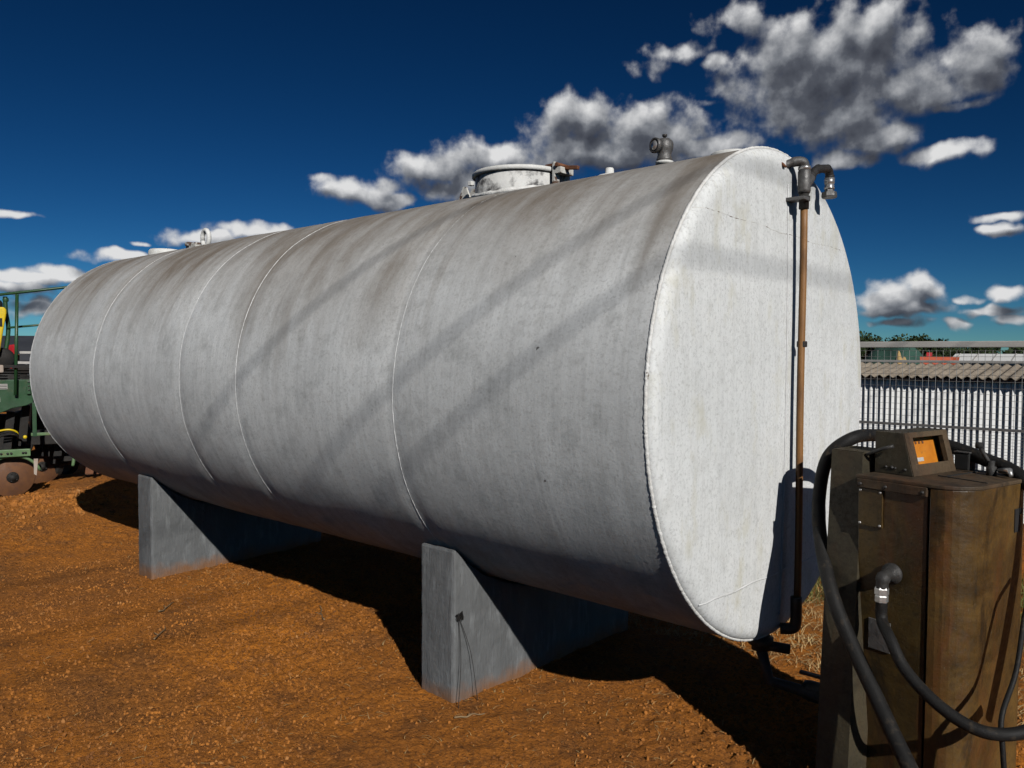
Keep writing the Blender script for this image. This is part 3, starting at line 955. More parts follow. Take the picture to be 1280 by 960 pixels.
# bit of wire that hangs off the near pier
kn = Vector((-1.105, -0.655, 0.39))
for a_, b_ in (((-1.085, -0.66, 0.2), (-1.07, -0.69, 0.0)), ((-1.085, -0.60, 0.22), (-1.06, -0.58, 0.0))):
    MB().tube(catmull([kn, a_, b_], 6), 0.0016, 6).build('wire_tail', M['galvdark'], p1)
MB().tube(catmull([kn + Vector((0.002 + 0.012 * abs(math.cos(q * 1.3)), 0.02 * math.sin(q * 1.9), 0.018 * math.cos(q * 2.3))) for q in range(14)], 4), 0.002, 6).build('wire_knot', M['rubber'], p1)

# ------------------------------------------------------------------ fuel dispenser
DO = Vector((0.416, -0.275, 0))
EX = Vector((0.970, -0.243, 0)).normalized()
EY = Vector((-EX.y, EX.x, 0))


def dl(x_, y_, z_):
    return DO + EX * x_ + EY * y_ + Vector((0, 0, z_))


DM = Matrix((EX, EY, Vector((0, 0, 1)))).transposed()
disp = thing('fuel_dispenser', dl(0.17, 0.22, 0), 'worn bronze-brown fuel dispenser with black hoses beside the tank end', 'dispenser')
DH = 1.122
# body outline with rounded right corners
W_, D_ = 0.350, 0.46


def outline(inset=0.0, x0=0.0):
    pts = [(x0 + inset, 0 + inset)]
    rc = 0.105
    for q in range(9):
        a = -math.pi / 2 + q / 8 * math.pi / 2
        pts.append((W_ - rc + (rc - inset) * math.cos(a), rc + (rc - inset) * math.sin(a)))
    for q in range(9):
        a = q / 8 * math.pi / 2
        pts.append((W_ - rc + (rc - inset) * math.cos(a), D_ - rc + (rc - inset) * math.sin(a)))
    pts.append((x0 + inset, D_ - inset))
    return pts


ol = outline(0, 0.242)
MB().prism([dl(a, b, -0.05) for a, b in ol], (0, 0, 0), (0, 0, DH - 0.012 + 0.05)).build('curved_cover', M['disp2'], disp, bevel=0.004)
# front panel, a little proud of the cover, with its dark joint
MB().prism([dl(a, b, -0.05) for a, b in ((0.0, 0.006), (0.234, 0.006), (0.234, D_ - 0.01), (0.0, D_ - 0.01))], (0, 0, 0), (0, 0, DH - 0.012 + 0.05)).build('front_panel', M['disp'], disp, bevel=0.003)
MB().box(dl(0.117, -0.001, DH - 0.026), (0.236, 0.012, 0.030), DM, 0.003).build('trim_strip', M['disptop'], disp)
for bx_ in (0.012, 0.10, 0.222):
    MB().lathe([(0.006, 0), (0.006, 0.002), (0.0005, 0.004)], dl(bx_, -0.007, DH - 0.028), -EY, 8).build('bolt', M['galvdark'], disp)
MB().box(dl(0.045, 0.003, DH - 0.105), (0.085, 0.008, 0.125), DM, 0.002).build('inspection_plate', M['disp'], disp)
for bx_, bz_ in ((0.010, DH - 0.05), (0.08, DH - 0.05), (0.010, DH - 0.16), (0.08, DH - 0.16)):
    MB().lathe([(0.0045, 0), (0.0045, 0.002), (0.0005, 0.003)], dl(bx_, -0.001, bz_), -EY, 8).build('bolt', M['steel'], disp)
top = MB().prism([dl(a, b, DH - 0.012) for a, b in [(-0.006, -0.006)] + outline(-0.003)[1:-1] + [(-0.006, D_ + 0.004)]], (0, 0, 0), (0, 0, 0.013)).build('top_plate', M['disptop'], disp, bevel=0.003)
MB().box(dl(0.19, 0.30, DH + 0.0022), (0.006, 0.22, 0.003), DM).box(dl(0.25, 0.18, DH + 0.0022), (0.005, 0.17, 0.003), DM @ Matrix.Rotation(R_(80), 3, 'Z')).build('seam', M['black'], top)
# nameplate low on the panel
MB().box(dl(0.085, 0.004, 0.60), (0.075, 0.006, 0.10), DM, 0.001).build('nameplate', M['galv'], disp)
MB().box(dl(W_ - 0.001, 0.33, DH - 0.13), (0.008, 0.035, 0.075), DM).box(dl(W_, 0.345, DH - 0.10), (0.016, 0.012, 0.018), DM, 0.002).build('latch_slot', M['black'], disp)

# head with the display window that looks away from the tank
hy0, hy1, hb, ht = 0.095, 0.365, DH + 0.0015, DH + 0.142
sec = [(0.0, hb), (0.135, hb), (0.098, ht), (0.0, ht)]
sl = (Vector((0.098 - 0.135, 0, ht - hb)))
sl_n = Vector((ht - hb, 0, 0.135 - 0.098)).normalized()
hd = MB()
hd.prism([dl(a, hy0, z_) for a, z_ in sec], dl(0, 0, 0), dl(0, 0.012, 0))
hd.prism([dl(a, hy1 - 0.012, z_) for a, z_ in sec], dl(0, 0, 0), dl(0, 0.012, 0))
hd.box(dl(0.005, (hy0 + hy1) / 2, (hb + ht) / 2), (0.01, hy1 - hy0 - 0.026, ht - hb - 0.004), DM)
hd.box(dl(0.048, (hy0 + hy1) / 2, ht - 0.005), (0.090, hy1 - hy0 - 0.026, 0.009), DM)
head = hd.build('head', M['disphead'], disp, bevel=0.002)


def slope_pt(t, y_, out=0.0):
    p = Vector((0.135, 0, hb)) + sl * t + sl_n * out
    return dl(p.x, y_, p.z)


def slope_box(mb, t0, t1, y0, y1, o0=-0.012, o1=0.003):
    c = [slope_pt(t, y_, o0) for t, y_ in ((t0, y0), (t0, y1), (t1, y1), (t1, y0))]
    d = slope_pt(0, 0, o1) - slope_pt(0, 0, o0)
    return mb.prism(c, (0, 0, 0), d)


fr = MB()
slope_box(fr, 0.0, 0.26, hy0 + 0.001, hy1 - 0.001)
slope_box(fr, 0.88, 1.0, hy0 + 0.001, hy1 - 0.001)
slope_box(fr, 0.261, 0.879, hy0 + 0.001, hy0 + 0.045)
slope_box(fr, 0.261, 0.879, hy1 - 0.035, hy1 - 0.001)
fr.build('window_frame', M['disptop'], head)
dsp = MB()
slope_box(dsp, 0.20, 0.92, hy0 + 0.02, hy1 - 0.02, -0.045, -0.036)
dsp.build('display', M['orange'], head)
for q in range(5):
    slope_box(MB(), 0.74, 0.80, hy0 + 0.075 + q * 0.022, hy0 + 0.084 + q * 0.022, -0.0358, -0.034).build('counter_mark', M['rust'], head)
slope_box(MB(), 0.33, 0.42, hy0 + 0.11, hy0 + 0.15, -0.0358, -0.034).build('counter_mark', M['rail'], head)
# lever and bolts on the head's side
MB().tube([dl(0.075, hy0 - 0.016, DH + 0.098), dl(0.045, hy0 - 0.022, DH + 0.088), dl(-0.03, hy0 - 0.018, DH + 0.055)], [0.006, 0.006, 0.005], 8).build('lever', M['galvdark'], head)
for bx_, r_ in ((0.062, 0.0065), (0.042, 0.004), (0.074, 0.004), (0.108, 0.005)):
    MB().lathe([(r_, 0), (r_, 0.003), (0.0005, 0.006)], dl(bx_, hy0, DH + 0.024 - 0.05 * (bx_ - 0.06)), -EY, 10).build('bolt', M['galvdark'], head)
# fittings behind and beside the head
MB().box(dl(0.135, 0.43, DH + 0.030), (0.05, 0.05, 0.06), DM, 0.005).build('motor_box', M['machdark'], disp)
MB().box(dl(0.135, 0.43, DH + 0.063), (0.056, 0.055, 0.005), DM, 0.002).build('motor_box_lid', M['galv'], disp)
MB().tube([dl(0.205, 0.45, DH + 0.03), dl(0.27, 0.44, DH + 0.03)], 0.007, 8).build('conduit', M['steel'], disp)
MB().lathe([(0.0005, -0.01), (0.016, -0.01), (0.016, 0.030), (0.010, 0.034), (0.010, 0.05), (0.0005, 0.05)], dl(0.255, 0.36, DH), seg=14).tube([dl(0.255, 0.36, DH + 0.03), dl(0.215, 0.36, DH + 0.095)], 0.007, 10).build('valve', M['galvdark'], disp)
MB().lathe([(0.0005, 0), (0.011, 0), (0.013, 0.009), (0.011, 0.02), (0.0005, 0.02)], dl(0.214, 0.36, DH + 0.088), (0, 0, 1), 14).build('valve_cap', M['black'], disp)
MB().tube([dl(0.28, 0.36, DH + 0.02), dl(0.32, 0.34, DH + 0.025), dl(0.33, 0.33, DH + 0.01)], [0.009, 0.011, 0.006], 8).build('spout', M['steel'], disp)

# loose cover that leans against the side of the dispenser
ctop = Vector((0.292, -0.176, 1.187))
cbot = Vector((0.339, -0.414, 0.0)) + Vector((0, 0, -0.03))
cd = (ctop - cbot)
cw = EX * 0.118
ct_ = EY * 0.105
lc = MB()
for a_, b_ in ((0.0, 0.004), (0.114, 0.004)):
    lc.prism([cbot + EX * a_ + EY * 0.004, cbot + EX * (a_ + b_) + EY * 0.004, cbot + EX * (a_ + b_) + ct_, cbot + EX * a_ + ct_], (0, 0, 0), cd - cd.normalized() * 0.004)
lc.prism([cbot, cbot + cw, cbot + cw + EY * 0.004, cbot + EY * 0.004], (0, 0, 0), cd)
lc.prism([ctop - EY * 0.0 - cd.normalized() * 0.003 + EY * 0.0045, ctop + cw - cd.normalized() * 0.003 + EY * 0.0045, ctop + cw * 1.25 + ct_ + Vector((0, 0, 0.004)), ctop + ct_ + EX * 0.02 + Vector((0, 0, 0.004))], (0, 0, 0), (0, 0, 0.006))
lco = lc.build('side_cover', M['disphead'], disp)

# hoses
MAINH = [(1.02, -0.30, 0.52), (1.02, -0.20, 0.74), (0.972, -0.095, 0.96), (0.846, 0.005, 1.119), (0.713, 0.09, 1.167), (0.57, 0.165, 1.199), (0.43, 0.182, 1.213), (0.352, 0.108, 1.222), (0.325, -0.06, 1.222), (0.252, -0.10, 1.150), (0.228, -0.115, 1.011), (0.262, -0.19, 0.876), (0.350, -0.318, 0.722), (0.440, -0.385, 0.587), (0.545, -0.462, 0.462), (0.655, -0.556, 0.346), (0.76, -0.64, 0.255), (0.90, -0.70, 0.15), (1.08, -0.70, 0.06), (1.3, -0.55, 0.04)]
MAINH = [Vector(p) for p in MAINH]
# behind the head the hose passes over the top plate
hs_ = MB().tube(catmull(MAINH, 8), 0.0235, 16).build('hose', M['rubber'], disp)
hs_['label'] = 'thick black delivery hose looped over the top of the dispenser'
OUT = dl(0.125, 0.0, 0.815)
elb = MB().lathe([(0.0005, -0.005), (0.034, -0.005), (0.034, 0.004), (0.026, 0.006), (0.023, 0.02), (0.0005, 0.02)], OUT, -EY, 22)
elb.tube(catmull([OUT - EY * 0.01, OUT - EY * 0.034, OUT - EY * 0.050 - Vector((0, 0, 0.010)), OUT - EY * 0.055 - Vector((0, 0, 0.04))], 5), [0.019] * 8 + [0.022] * 4 + [0.019] * 4, 16)
elb.build('outlet_elbow', M['galvdark'], disp)
E0 = OUT - EY * 0.055
MB().lathe([(0.0005, -0.034), (0.019, -0.034), (0.022, -0.04), (0.022, -0.058), (0.018, -0.060), (0.0205, -0.064), (0.0205, -0.082), (0.017, -0.085), (0.0005, -0.085)], E0, seg=6, smooth=False).build('ferrule', M['steel'], disp)
H2 = [E0 + Vector((0, 0, -0.075)), E0 + Vector((0.004, -0.004, -0.14)), (0.572, -0.425, 0.64), (0.625, -0.465, 0.575), (0.71, -0.505, 0.52), (0.801, -0.525, 0.482), (0.878, -0.514, 0.472), (0.953, -0.452, 0.49), (1.031, -0.359, 0.575)]
h2 = MB().tube(catmull(H2, 8), 0.0178, 16).build('hose', M['rubber'], disp)
h2['label'] = 'black supply hose curving down from the elbow on the front panel'
MB().tube(catmull([(0.93, -0.12, 0.87), (0.903, -0.2, 0.807), (0.895, -0.243, 0.729), (0.89, -0.318, 0.592), (0.875, -0.421, 0.49), (0.885, -0.45, 0.40), (0.90, -0.46, 0.25)], 6), 0.0075, 10).build('cable', M['rubber'], disp)

# low valve that joins dispenser and tank outlet
vp = Vector((0.16, 0.06, 0.20))
MB().tube([(-0.03, -0.01, 0.34), (0.0, 0.0, 0.22), (0.1, 0.04, 0.20), (0.34, 0.0, 0.19)], 0.022, 12).lathe([(0.0005, -0.04), (0.036, -0.04), (0.04, -0.02), (0.04, 0.02), (0.036, 0.04), (0.0005, 0.04)], vp, (1, 0, 0), 16).box(vp + Vector((0, 0, 0.065)), (0.12, 0.022, 0.012), bev=0.003).build('suction_pipe', M['galvdark'], tank)

# ------------------------------------------------------------------ pale block beyond the grass
MB().box((-0.80, 2.62, 0.05), (0.30, 0.14, 0.15), Matrix.Rotation(R_(12), 3, 'Z'), 0.012).build('concrete_block', M['kerb'])
tag(bpy.data.objects['concrete_block'], 'pale concrete block lying in the grass behind the tank end', 'block')

# ------------------------------------------------------------------ yard fence
FY = 5.0
fence = thing('wire_fence', (-0.7, FY, 0), 'wire mesh fence with pale top rail behind the dispenser', 'fence')
fx0, fx1 = -5.5, 3.5
MB().box(((fx0 + fx1) / 2, FY, 1.635), (fx1 - fx0, 0.05, 0.056), bev=0.006).build('top_rail', M['rail'], fence)
MB().box(((fx0 + fx1) / 2, FY - 0.012, 0.885), (fx1 - fx0, 0.022, 0.024)).build('middle_rail', M['post'], fence)
MB().box(((fx0 + fx1) / 2, FY - 0.012, 0.50), (fx1 - fx0, 0.022, 0.024)).build('bottom_rail', M['rail'], fence)
for xx in (-4.6, -1.78, 1.1, 3.4):
    MB().box((xx, FY + 0.04, 0.74), (0.035, 0.035, 1.72)).build('post', M['post'], fence)
wm = MB()


def wirebar(a, b, r):
    a, b = Vector(a), Vector(b)
    t = (b - a).normalized()
    ref = Vector((0, 1, 0))
    u = t.cross(ref).normalized() * r
    w = ref * r
    wm.add([a + u, a + w, a - u, a - w, b + u, b + w, b - u, b - w], [(0, 1, 5, 4), (1, 2, 6, 5), (2, 3, 7, 6), (3, 0, 4, 7)])


xx = fx0
while xx < fx1:
    if random.random() > 0.06:
        dx_ = random.uniform(-0.006, 0.006)
        zz = 0.02
        prev = (xx, FY, 0.02)
        for z_ in (0.5, 0.885, 1.3, 1.61):
            cur = (xx + random.uniform(-0.004, 0.004), FY + random.uniform(-0.004, 0.004), z_)
            wirebar(prev, cur, 0.0019)
            prev = cur
    xx += 0.0565
zz = 0.05
while zz < 1.6:
    prev = (fx0, FY, zz)
    for q in range(1, 46):
        cur = (fx0 + (fx1 - fx0) * q / 45, FY, zz + random.uniform(-0.004, 0.004))
        wirebar(prev, cur, 0.0017)
        prev = cur
    zz += 0.028 if zz < 0.86 else 0.055
wmo = wm.build('wire_mesh', M['wire'], fence, fix=False)
wmo['kind'] = 'stuff'

# ------------------------------------------------------------------ corrugated shed beyond the fence
shed = thing('corrugated_shed', (-2.5, 14.5, -1.6), 'low white corrugated shed with brown corrugated roof beyond the fence', 'shed')


def corr_wall(x0, x1, y_, z0, z1, pitch=0.106, depth=0.041):
    """trapezoid sheet standing along x"""
    vs = []
    prof = []
    for q in range(int(round((x1 - x0) / pitch))):
        b = x0 + q * pitch
        prof += [(b, 0), (b + pitch * 0.06, 0), (b + pitch * 0.66, depth), (b + pitch * 0.72, depth)]
    prof.append((x1, 0))
    for a, d in prof:
        vs.append((a, y_ + d, z0))
        vs.append((a, y_ + d, z1))
    fs = [(2 * i, 2 * i + 2, 2 * i + 3, 2 * i + 1) for i in range(len(prof) - 1)]
    mb = MB()
    mb.add(vs, fs)
    return mb


WY = 14.25
xx = -10.6
q = 0
while xx < 3.0:
    dz = random.uniform(-0.006, 0.006)
    o = corr_wall(xx, xx + 1.06, WY + (q % 2) * 0.003, -1.62, 1.06 + dz).build('wall_sheet', M['sheetwhite'], shed, fix=False)
    xx += 1.06
    q += 1


def roof_sheet(x0, x1, y0, z0, y1, z1, pitch=0.177, amp=0.026, dz=0.0):
    mb = MB()
    n_ = int(round((x1 - x0) / pitch * 10)) + 1
    rows = []
    for (y_, z_) in ((y0, z0), (y1, z1)):
        rows.append([(x0 + (x1 - x0) * i / (n_ - 1), y_, z_ + dz + amp * math.cos(2 * math.pi * (x0 + (x1 - x0) * i / (n_ - 1)) / pitch)) for i in range(n_)])
    low = [[(a, b, c - 0.008) for a, b, c in r] for r in rows]
    vs = rows[0] + rows[1] + low[0] + low[1]
    fs = []
    for i in range(n_ - 1):
        fs.append((i, i + 1, n_ + i + 1, n_ + i))
        fs.append((2 * n_ + i, 3 * n_ + i, 3 * n_ + i + 1, 2 * n_ + i + 1))
        fs.append((i, 2 * n_ + i, 2 * n_ + i + 1, i + 1))
    mb.add(vs, fs, False)
    return mb


xx = -10.62
q = 0
while xx < 3.0:
    roof_sheet(xx, xx + 1.062, 14.06, 1.13, 15.75, 1.375, dz=(q % 2) * 0.006).build('roof_sheet', M['roofsheet'], shed, fix=False)
    xx += 1.062
    q += 1
MB().box((-3.8, 15.80, 1.425), (13.7, 0.20, 0.055), bev=0.01).build('ridge_cap', M['ridge'], shed)
MB().box((-3.8, 14.20, 1.075), (13.7, 0.06, 0.05)).build('eave_beam', M['post'], shed)
MB().box((-3.8, 15.8, -0.12), (13.6, 0.04, 2.96)).build('back_wall', M['post'], shed)
for xe in (-10.6, 2.96):
    MB().prism([(xe, 14.31, -1.6), (xe, 15.77, -1.6), (xe, 15.77, 1.33), (xe, 14.31, 1.07)], (0, 0, 0), (0.03, 0, 0)).build('side_wall', M['sheetwhite'], shed)

# ------------------------------------------------------------------ yard beyond
EAST = Vector((0.746197, 0.665725, 0.0))
CAM_O = Vector((1.3164, -3.0335, 1.5167))  # camera position, then its axes, for casting image pixels
CAM_F = Vector((-0.665272, 0.745689, -0.036888))
CAM_R = Vector((0.746028, 0.665885, 0.006279))
CAM_U = Vector((-0.029245, 0.023342, 0.999300))


def at_pixel(u, v, depth):
    """world point under an image pixel, cast from the camera position to a depth"""
    d = CAM_F + CAM_R * ((u - 640) / 994.3) + CAM_U * ((480 - v) / 994.3)
    return CAM_O + d * depth


# white long shed far behind
c0 = at_pixel(1191, 446, 58)
c1 = at_pixel(1400, 446, 52)
dr = (c1 - c0)
dr.z = 0
L_ = dr.length
dr.normalize()
nr = Vector((-dr.y, dr.x, 0))
ws = thing('long_shed', (c0 + dr * L_ / 2).to_tuple()[:2] + (-1.6,), 'long white shed far behind the fence', 'shed')
def blk(a, b, z0, z1, d0, d1):
    return MB().prism([c0 + dr * a + nr * d0 + Vector((0, 0, z0 - c0.z)), c0 + dr * b + nr * d0 + Vector((0, 0, z0 - c0.z)), c0 + dr * b + nr * d1 + Vector((0, 0, z0 - c0.z)), c0 + dr * a + nr * d1 + Vector((0, 0, z0 - c0.z))], (0, 0, 0), (0, 0, z1 - z0))


blk(0, L_, -1.6, 1.15, 0.1, 6).build('wall', M['sheetwhite'], ws)
MB().prism([c0 + dr * -0.3 + nr * -0.4 + Vector((0, 0, 1.155 - c0.z)), c0 + dr * -0.3 + nr * 3 + Vector((0, 0, 1.80 - c0.z)), c0 + dr * -0.3 + nr * 6.4 + Vector((0, 0, 1.155 - c0.z))], (0, 0, 0), dr * (L_ + 0.6)).build('roof', M['sheetwhite'], ws)
for q in range(12):
    MB().prism([c0 + dr * (q * 1.2) + nr * -0.42 + Vector((0, 0, 1.15 - c0.z)), c0 + dr * (q * 1.2 + 0.06) + nr * -0.42 + Vector((0, 0, 1.15 - c0.z)), c0 + dr * (q * 1.2 + 0.06) + nr * 3 + Vector((0, 0, 1.815 - c0.z)), c0 + dr * (q * 1.2) + nr * 3 + Vector((0, 0, 1.815 - c0.z))], (0, 0, 0), (0, 0, 0.03)).build('roof_rib', M['rail'], ws)

# orange trailer
t0 = at_pixel(1150, 450, 40)
tdr = EAST.normalized()
tr = thing('farm_trailer', (t0.x, t0.y, -1.6), 'orange-red farm trailer standing beyond the shed roof', 'trailer')
MB().prism([t0 + tdr * 0.0 + Vector((0, 0, -0.6)), t0 + tdr * 1.45 + Vector((0, 0, -0.6)), t0 + tdr * 1.68 + Vector((0, 0, 0.16)), t0 + tdr * 0.0 + Vector((0, 0, 0.16))], (0, 0, 0), -nr * -1.8).build('bed', M['redorange'], tr)
MB().prism([t0 + tdr * 0.32 + Vector((0, 0, 0.165)), t0 + tdr * 0.55 + Vector((0, 0, 0.165)), t0 + tdr * 0.55 + Vector((0, 0, 0.38)), t0 + tdr * 0.32 + Vector((0, 0, 0.38))], (0, 0, 0), nr * 0.3).build('hitch_box', M['red'], tr)
for q in (0.35, 1.1):
    w_c = t0 + tdr * q + Vector((0, 0, -1.12 - t0.z + t0.z)) + nr * 0.1
    w_c.z = -1.15
    MB().lathe([(0.0005, 0), (0.25, 0), (0.45, 0.03), (0.45, 0.22), (0.25, 0.25), (0.0005, 0.25)], w_c, nr, 20).build('wheel', M['rubber'], tr)

# shade-net heap and sand
def heap(name, u0, u1, vtop, depth, mat, label, cat, seed):
    c = at_pixel((u0 + u1) / 2, 455, depth)
    hw = (u1 - u0) / 2 * depth / 994.3
    ht_ = at_pixel((u0 + u1) / 2, vtop, depth).z + 1.6
    nx = 40
    X_, Y_ = np.meshgrid(np.linspace(-1, 1, nx), np.linspace(-1, 1, nx))
    rr = np.sqrt(X_ ** 2 + Y_ ** 2)
    Z_ = ht_ * np.clip(1.05 - rr ** 2.2, 0, 1) * (0.78 + 0.32 * vnoise(X_ + 4, Y_ + 4, 3.0, seed)) - 0.03
    wx = c.x + (X_ * tdr.x - Y_ * tdr.y) * hw
    wy = c.y + (X_ * tdr.y + Y_ * tdr.x) * hw
    V_ = np.stack([wx, wy, Z_ - 1.6], -1).reshape(-1, 3)
    i = (np.arange(nx - 1)[:, None] * nx + np.arange(nx - 1)[None, :]).ravel()
    o = raw_mesh(name, V_, np.stack([i, i + 1, i + nx + 1, i + nx], -1), mat, True)
    return tag(o, label, cat)


heap('sand_heap', 1108, 1142, 440, 30, M['sand'], 'small heap of yellowish sand seen over the shed roof', 'heap', 3)
heap('net_heap', 1050, 1182, 431, 44, M['net'], 'broad dark green net-covered heap behind the sand', 'heap', 5)


# ------------------------------------------------------------------ trees
def make_tree(name, u, vtop, depth, width, seed, label):
    r = random.Random(seed)
    base = at_pixel(u, 470, depth)
    topz = at_pixel(u, vtop, depth).z
    bz = -1.6
    hgt = topz - bz
    root = thing(name, (base.x, base.y, bz), label, 'tree', 'trees on the horizon')
    mb = MB()
    bp_ = Vector((base.x, base.y, bz - 0.1))
    tp = bp_ + Vector((r.uniform(-.3, .3), r.uniform(-.3, .3), hgt * 0.62))
    mb.tube([bp_, (bp_ + tp) / 2 + Vector((0.1, 0, 0)), tp], [hgt * 0.035, hgt * 0.026, hgt * 0.012], 8)
    centres = []
    for q in range(9):
        a = r.random() * 6.28
        c = Vector((base.x + math.cos(a) * width * r.uniform(0.1, 0.62), base.y + math.sin(a) * width * r.uniform(0.1, 0.62), bz + hgt * r.uniform(0.42, 0.84)))
        centres.append((c, width * r.uniform(0.28, 0.46)))
        mb.tube([bp_ + (tp - bp_) * r.uniform(0.5, 0.95), (c + tp) / 2, c], [hgt * 0.014, hgt * 0.009, hgt * 0.004], 5)
    mb.build('trunk', M['bark'], root)
    n_ = 1500
    vs, fs = [], []
    for q in range(n_):
        c, cr = r.choice(centres)
        d = Vector((r.gauss(0, 1), r.gauss(0, 1), r.gauss(0, 1))).normalized()
        p = c + Vector((d.x * cr, d.y * cr, d.z * cr * 0.75)) * r.random() ** 0.4
        if p.z > topz:
            p.z = topz - r.random() * 0.4
        s_ = r.uniform(0.10, 0.24) * hgt / 6
        u_ = Vector((r.gauss(0, 1), r.gauss(0, 1), r.gauss(0, 1))).normalized() * s_
        w_ = u_.cross(Vector((r.gauss(0, 1), r.gauss(0, 1), r.gauss(0, 1)))).normalized() * s_ * 0.7
        b = len(vs)
        vs += [p - u_, p + w_, p + u_, p - w_]
        fs.append((b, b + 1, b + 2, b + 3))
    mb = MB()
    mb.add(vs, fs)
    mb.build('crown', M['leaf'], root, fix=False)
    return root


TREES = [(1064, 415, 4.0, 'round-topped tree on the horizon just right of the tank end'),
         (1083, 414.5, 3.0, 'low dark tree on the horizon, second from the tank end'),
         (1097, 413.5, 3.2, 'dark broad tree left of the gap in the horizon trees'),
         (1110, 414, 2.6, 'small tree at the left edge of the gap in the treeline'),
         (1134, 410.5, 4.0, 'tallest round-crowned tree on the horizon right of the tank'),
         (1152, 416, 2.6, 'low tree just right of the tallest horizon tree'),
         (1164, 415.5, 2.8, 'small bushy tree at the right end of the treeline above the rail'),
         (1185, 427, 3.2, 'dark tree below the rail above the orange trailer'),
         (1208, 426, 3.2, 'dark tree below the rail above the left end of the white shed'),
         (1230, 427, 3.0, 'dark tree between rail and white shed, left of the gap'),
         (1246, 428.5, 2.0, 'small dark tree in the sky gap above the white shed'),
         (1279, 427, 2.4, 'dark tree at the right edge of the picture above the white shed')]
for q, (u_, v_, w_, lb) in enumerate(TREES):
    make_tree('tree', u_, v_, 105 + (q % 4) * 5, w_, 100 + q, lb)
# low scrub line under the trees
n = 9000
uu = rng.uniform(1000, 1330, n)
dd = rng.uniform(118, 126, n)
pp = np.array([at_pixel(a, 441, b)[:] for a, b in zip(uu, dd)])
hh = 1.4 + 2.0 * vnoise(uu, uu * 0, 0.06, 3)
pp[:, 2] = -1.6 + rng.random(n) * (hh + 1.6)
s_ = 0.28
qv = rng.normal(0, 1, (n, 4, 3)) * s_
V = (pp[:, None, :] + qv).reshape(-1, 3)
F = np.arange(n * 4).reshape(-1, 4)
tag(raw_mesh('scrub', V, F, M['leaf']), 'dark mass of far scrub below the horizon trees', 'scrub', kind='stuff')

# ------------------------------------------------------------------ planter at the left
PO = Vector((-8.194, -0.41, 0.0))
PF = Vector((PO.x - 1.3164, PO.y + 3.0335, 0)).normalized()
PR = Vector((PF.y, -PF.x, 0))
KX = 0.0092


def pl(u, v, d=0.0):
    """planter coordinates: u, v in hundredths along its side and height, d depth in metres"""
    return PO + PR * (u * 0.0080) + PF * d + Vector((0, 0, 1.517 - (v - 445.5) * 0.00835))


plant = thing('seed_planter', (PO.x, PO.y, 0), 'green seed planter with yellow hopper and rusty discs behind the tank', 'planter')
PM = Matrix((PR, PF, Vector((0, 0, 1)))).transposed()
# side plate of the frame
MB().prism([pl(-60, 481), pl(37, 481), pl(38, 510), pl(30, 514), pl(14, 517), pl(0, 523), pl(-60, 532)], (0, 0, 0), PF * 0.05).build('side_plate', M['green'], plant, bevel=0.006)
MB().box(pl(33, 491, -0.02), (0.035, 0.02, 0.14), PM, 0.004).build('bracket', M['green'], plant)
for v_ in (484, 489, 494):
    MB().lathe([(0.008, 0), (0.008, 0.008), (0.0005, 0.012)], pl(33, v_, -0.03), -PF, 8).build('bolt', M['galv'], plant)
MB().box(pl(3, 489.5, -0.004), (0.10, 0.004, 0.055), PM).build('decal', M['rail'], plant)
for k_ in range(3):
    MB().box(pl(3, 487.5 + k_ * 2, -0.008), (0.09, 0.003, 0.006), PM).build('decal_line', M['machdark'], plant)
MB().box(pl(-1, 506, -0.004), (0.03, 0.004, 0.045), PM).build('decal', M['rail'], plant)
# platform and rails
MB().prism([pl(-60, 466, -0.1), pl(40, 466, -0.1), pl(40, 466, 0.5), pl(-60, 466, 0.5)], (0, 0, 0), (0, 0, 0.03)).build('platform', M['machdark'], plant)
for k_ in range(4):
    MB().box(pl(18, 470 + k_ * 3.2, 0.05), (0.36, 0.03, 0.012), PM).build('platform_step', M['machdark'], plant)
MB().tube([pl(21.5, 374, -0.05), pl(18, 500, -0.05)], 0.017, 10).build('post', M['green'], plant)
MB().tube(catmull([pl(8.5, 376, 0.15), pl(9, 395, 0.15), pl(11.5, 415, 0.15), pl(9, 440, 0.15), pl(4, 462, 0.15)], 5), 0.022, 10).build('post', M['green'], plant)
MB().tube([pl(-60, 368, 0.9), pl(0, 374.6, 0.1), pl(82, 360.5, 0.12) , pl(110, 356, 0.12)], 0.015, 10).build('hand_rail', M['green'], plant)
MB().tube([pl(10, 415.6, 0.12), pl(52, 410.4, 0.14), pl(80, 407, 0.14)], 0.012, 10).build('middle_rail', M['green'], plant)
MB().lathe([(0.026, -0.02), (0.03, 0), (0.026, 0.02)], pl(9, 380, 0.15), seg=10).build('rail_clamp', M['green'], plant)
# yellow hopper
hp = MB()
secs = [(448, -16, 1), (440, -19, 2.5), (415, -24, 6.5), (398, -27, 9.6), (393, -27, 9.6), (390, -26, 7)]
vs, fs = [], []
for v_, a, b in secs:
    for (uu_, dd_) in ((a, 0.02), (b, 0.02), (b, 0.34), (a, 0.34)):
        vs.append(pl(uu_, v_, dd_ - 0.0))
for i in range(len(secs) - 1):
    for k_ in range(4):
        k2 = (k_ + 1) % 4
        fs.append((i * 4 + k_, i * 4 + k2, i * 4 + 4 + k2, i * 4 + 4 + k_))
fs += [(0, 1, 2, 3), tuple(range(len(vs) - 4, len(vs)))]
hp.add(vs, fs)
hop = hp.build('hopper', M['yellow'], plant, bevel=0.012)
MB().lathe([(0.07, 0), (0.07, 0.05), (0.055, 0.075), (0.0005, 0.08)], pl(-3, 390, 0.18), seg=20).build('hopper_cap', M['black'], hop)
MB().box(pl(-6, 409, 0.014), (0.17, 0.006, 0.085), PM).build('hopper_label', M['machdark'], hop)
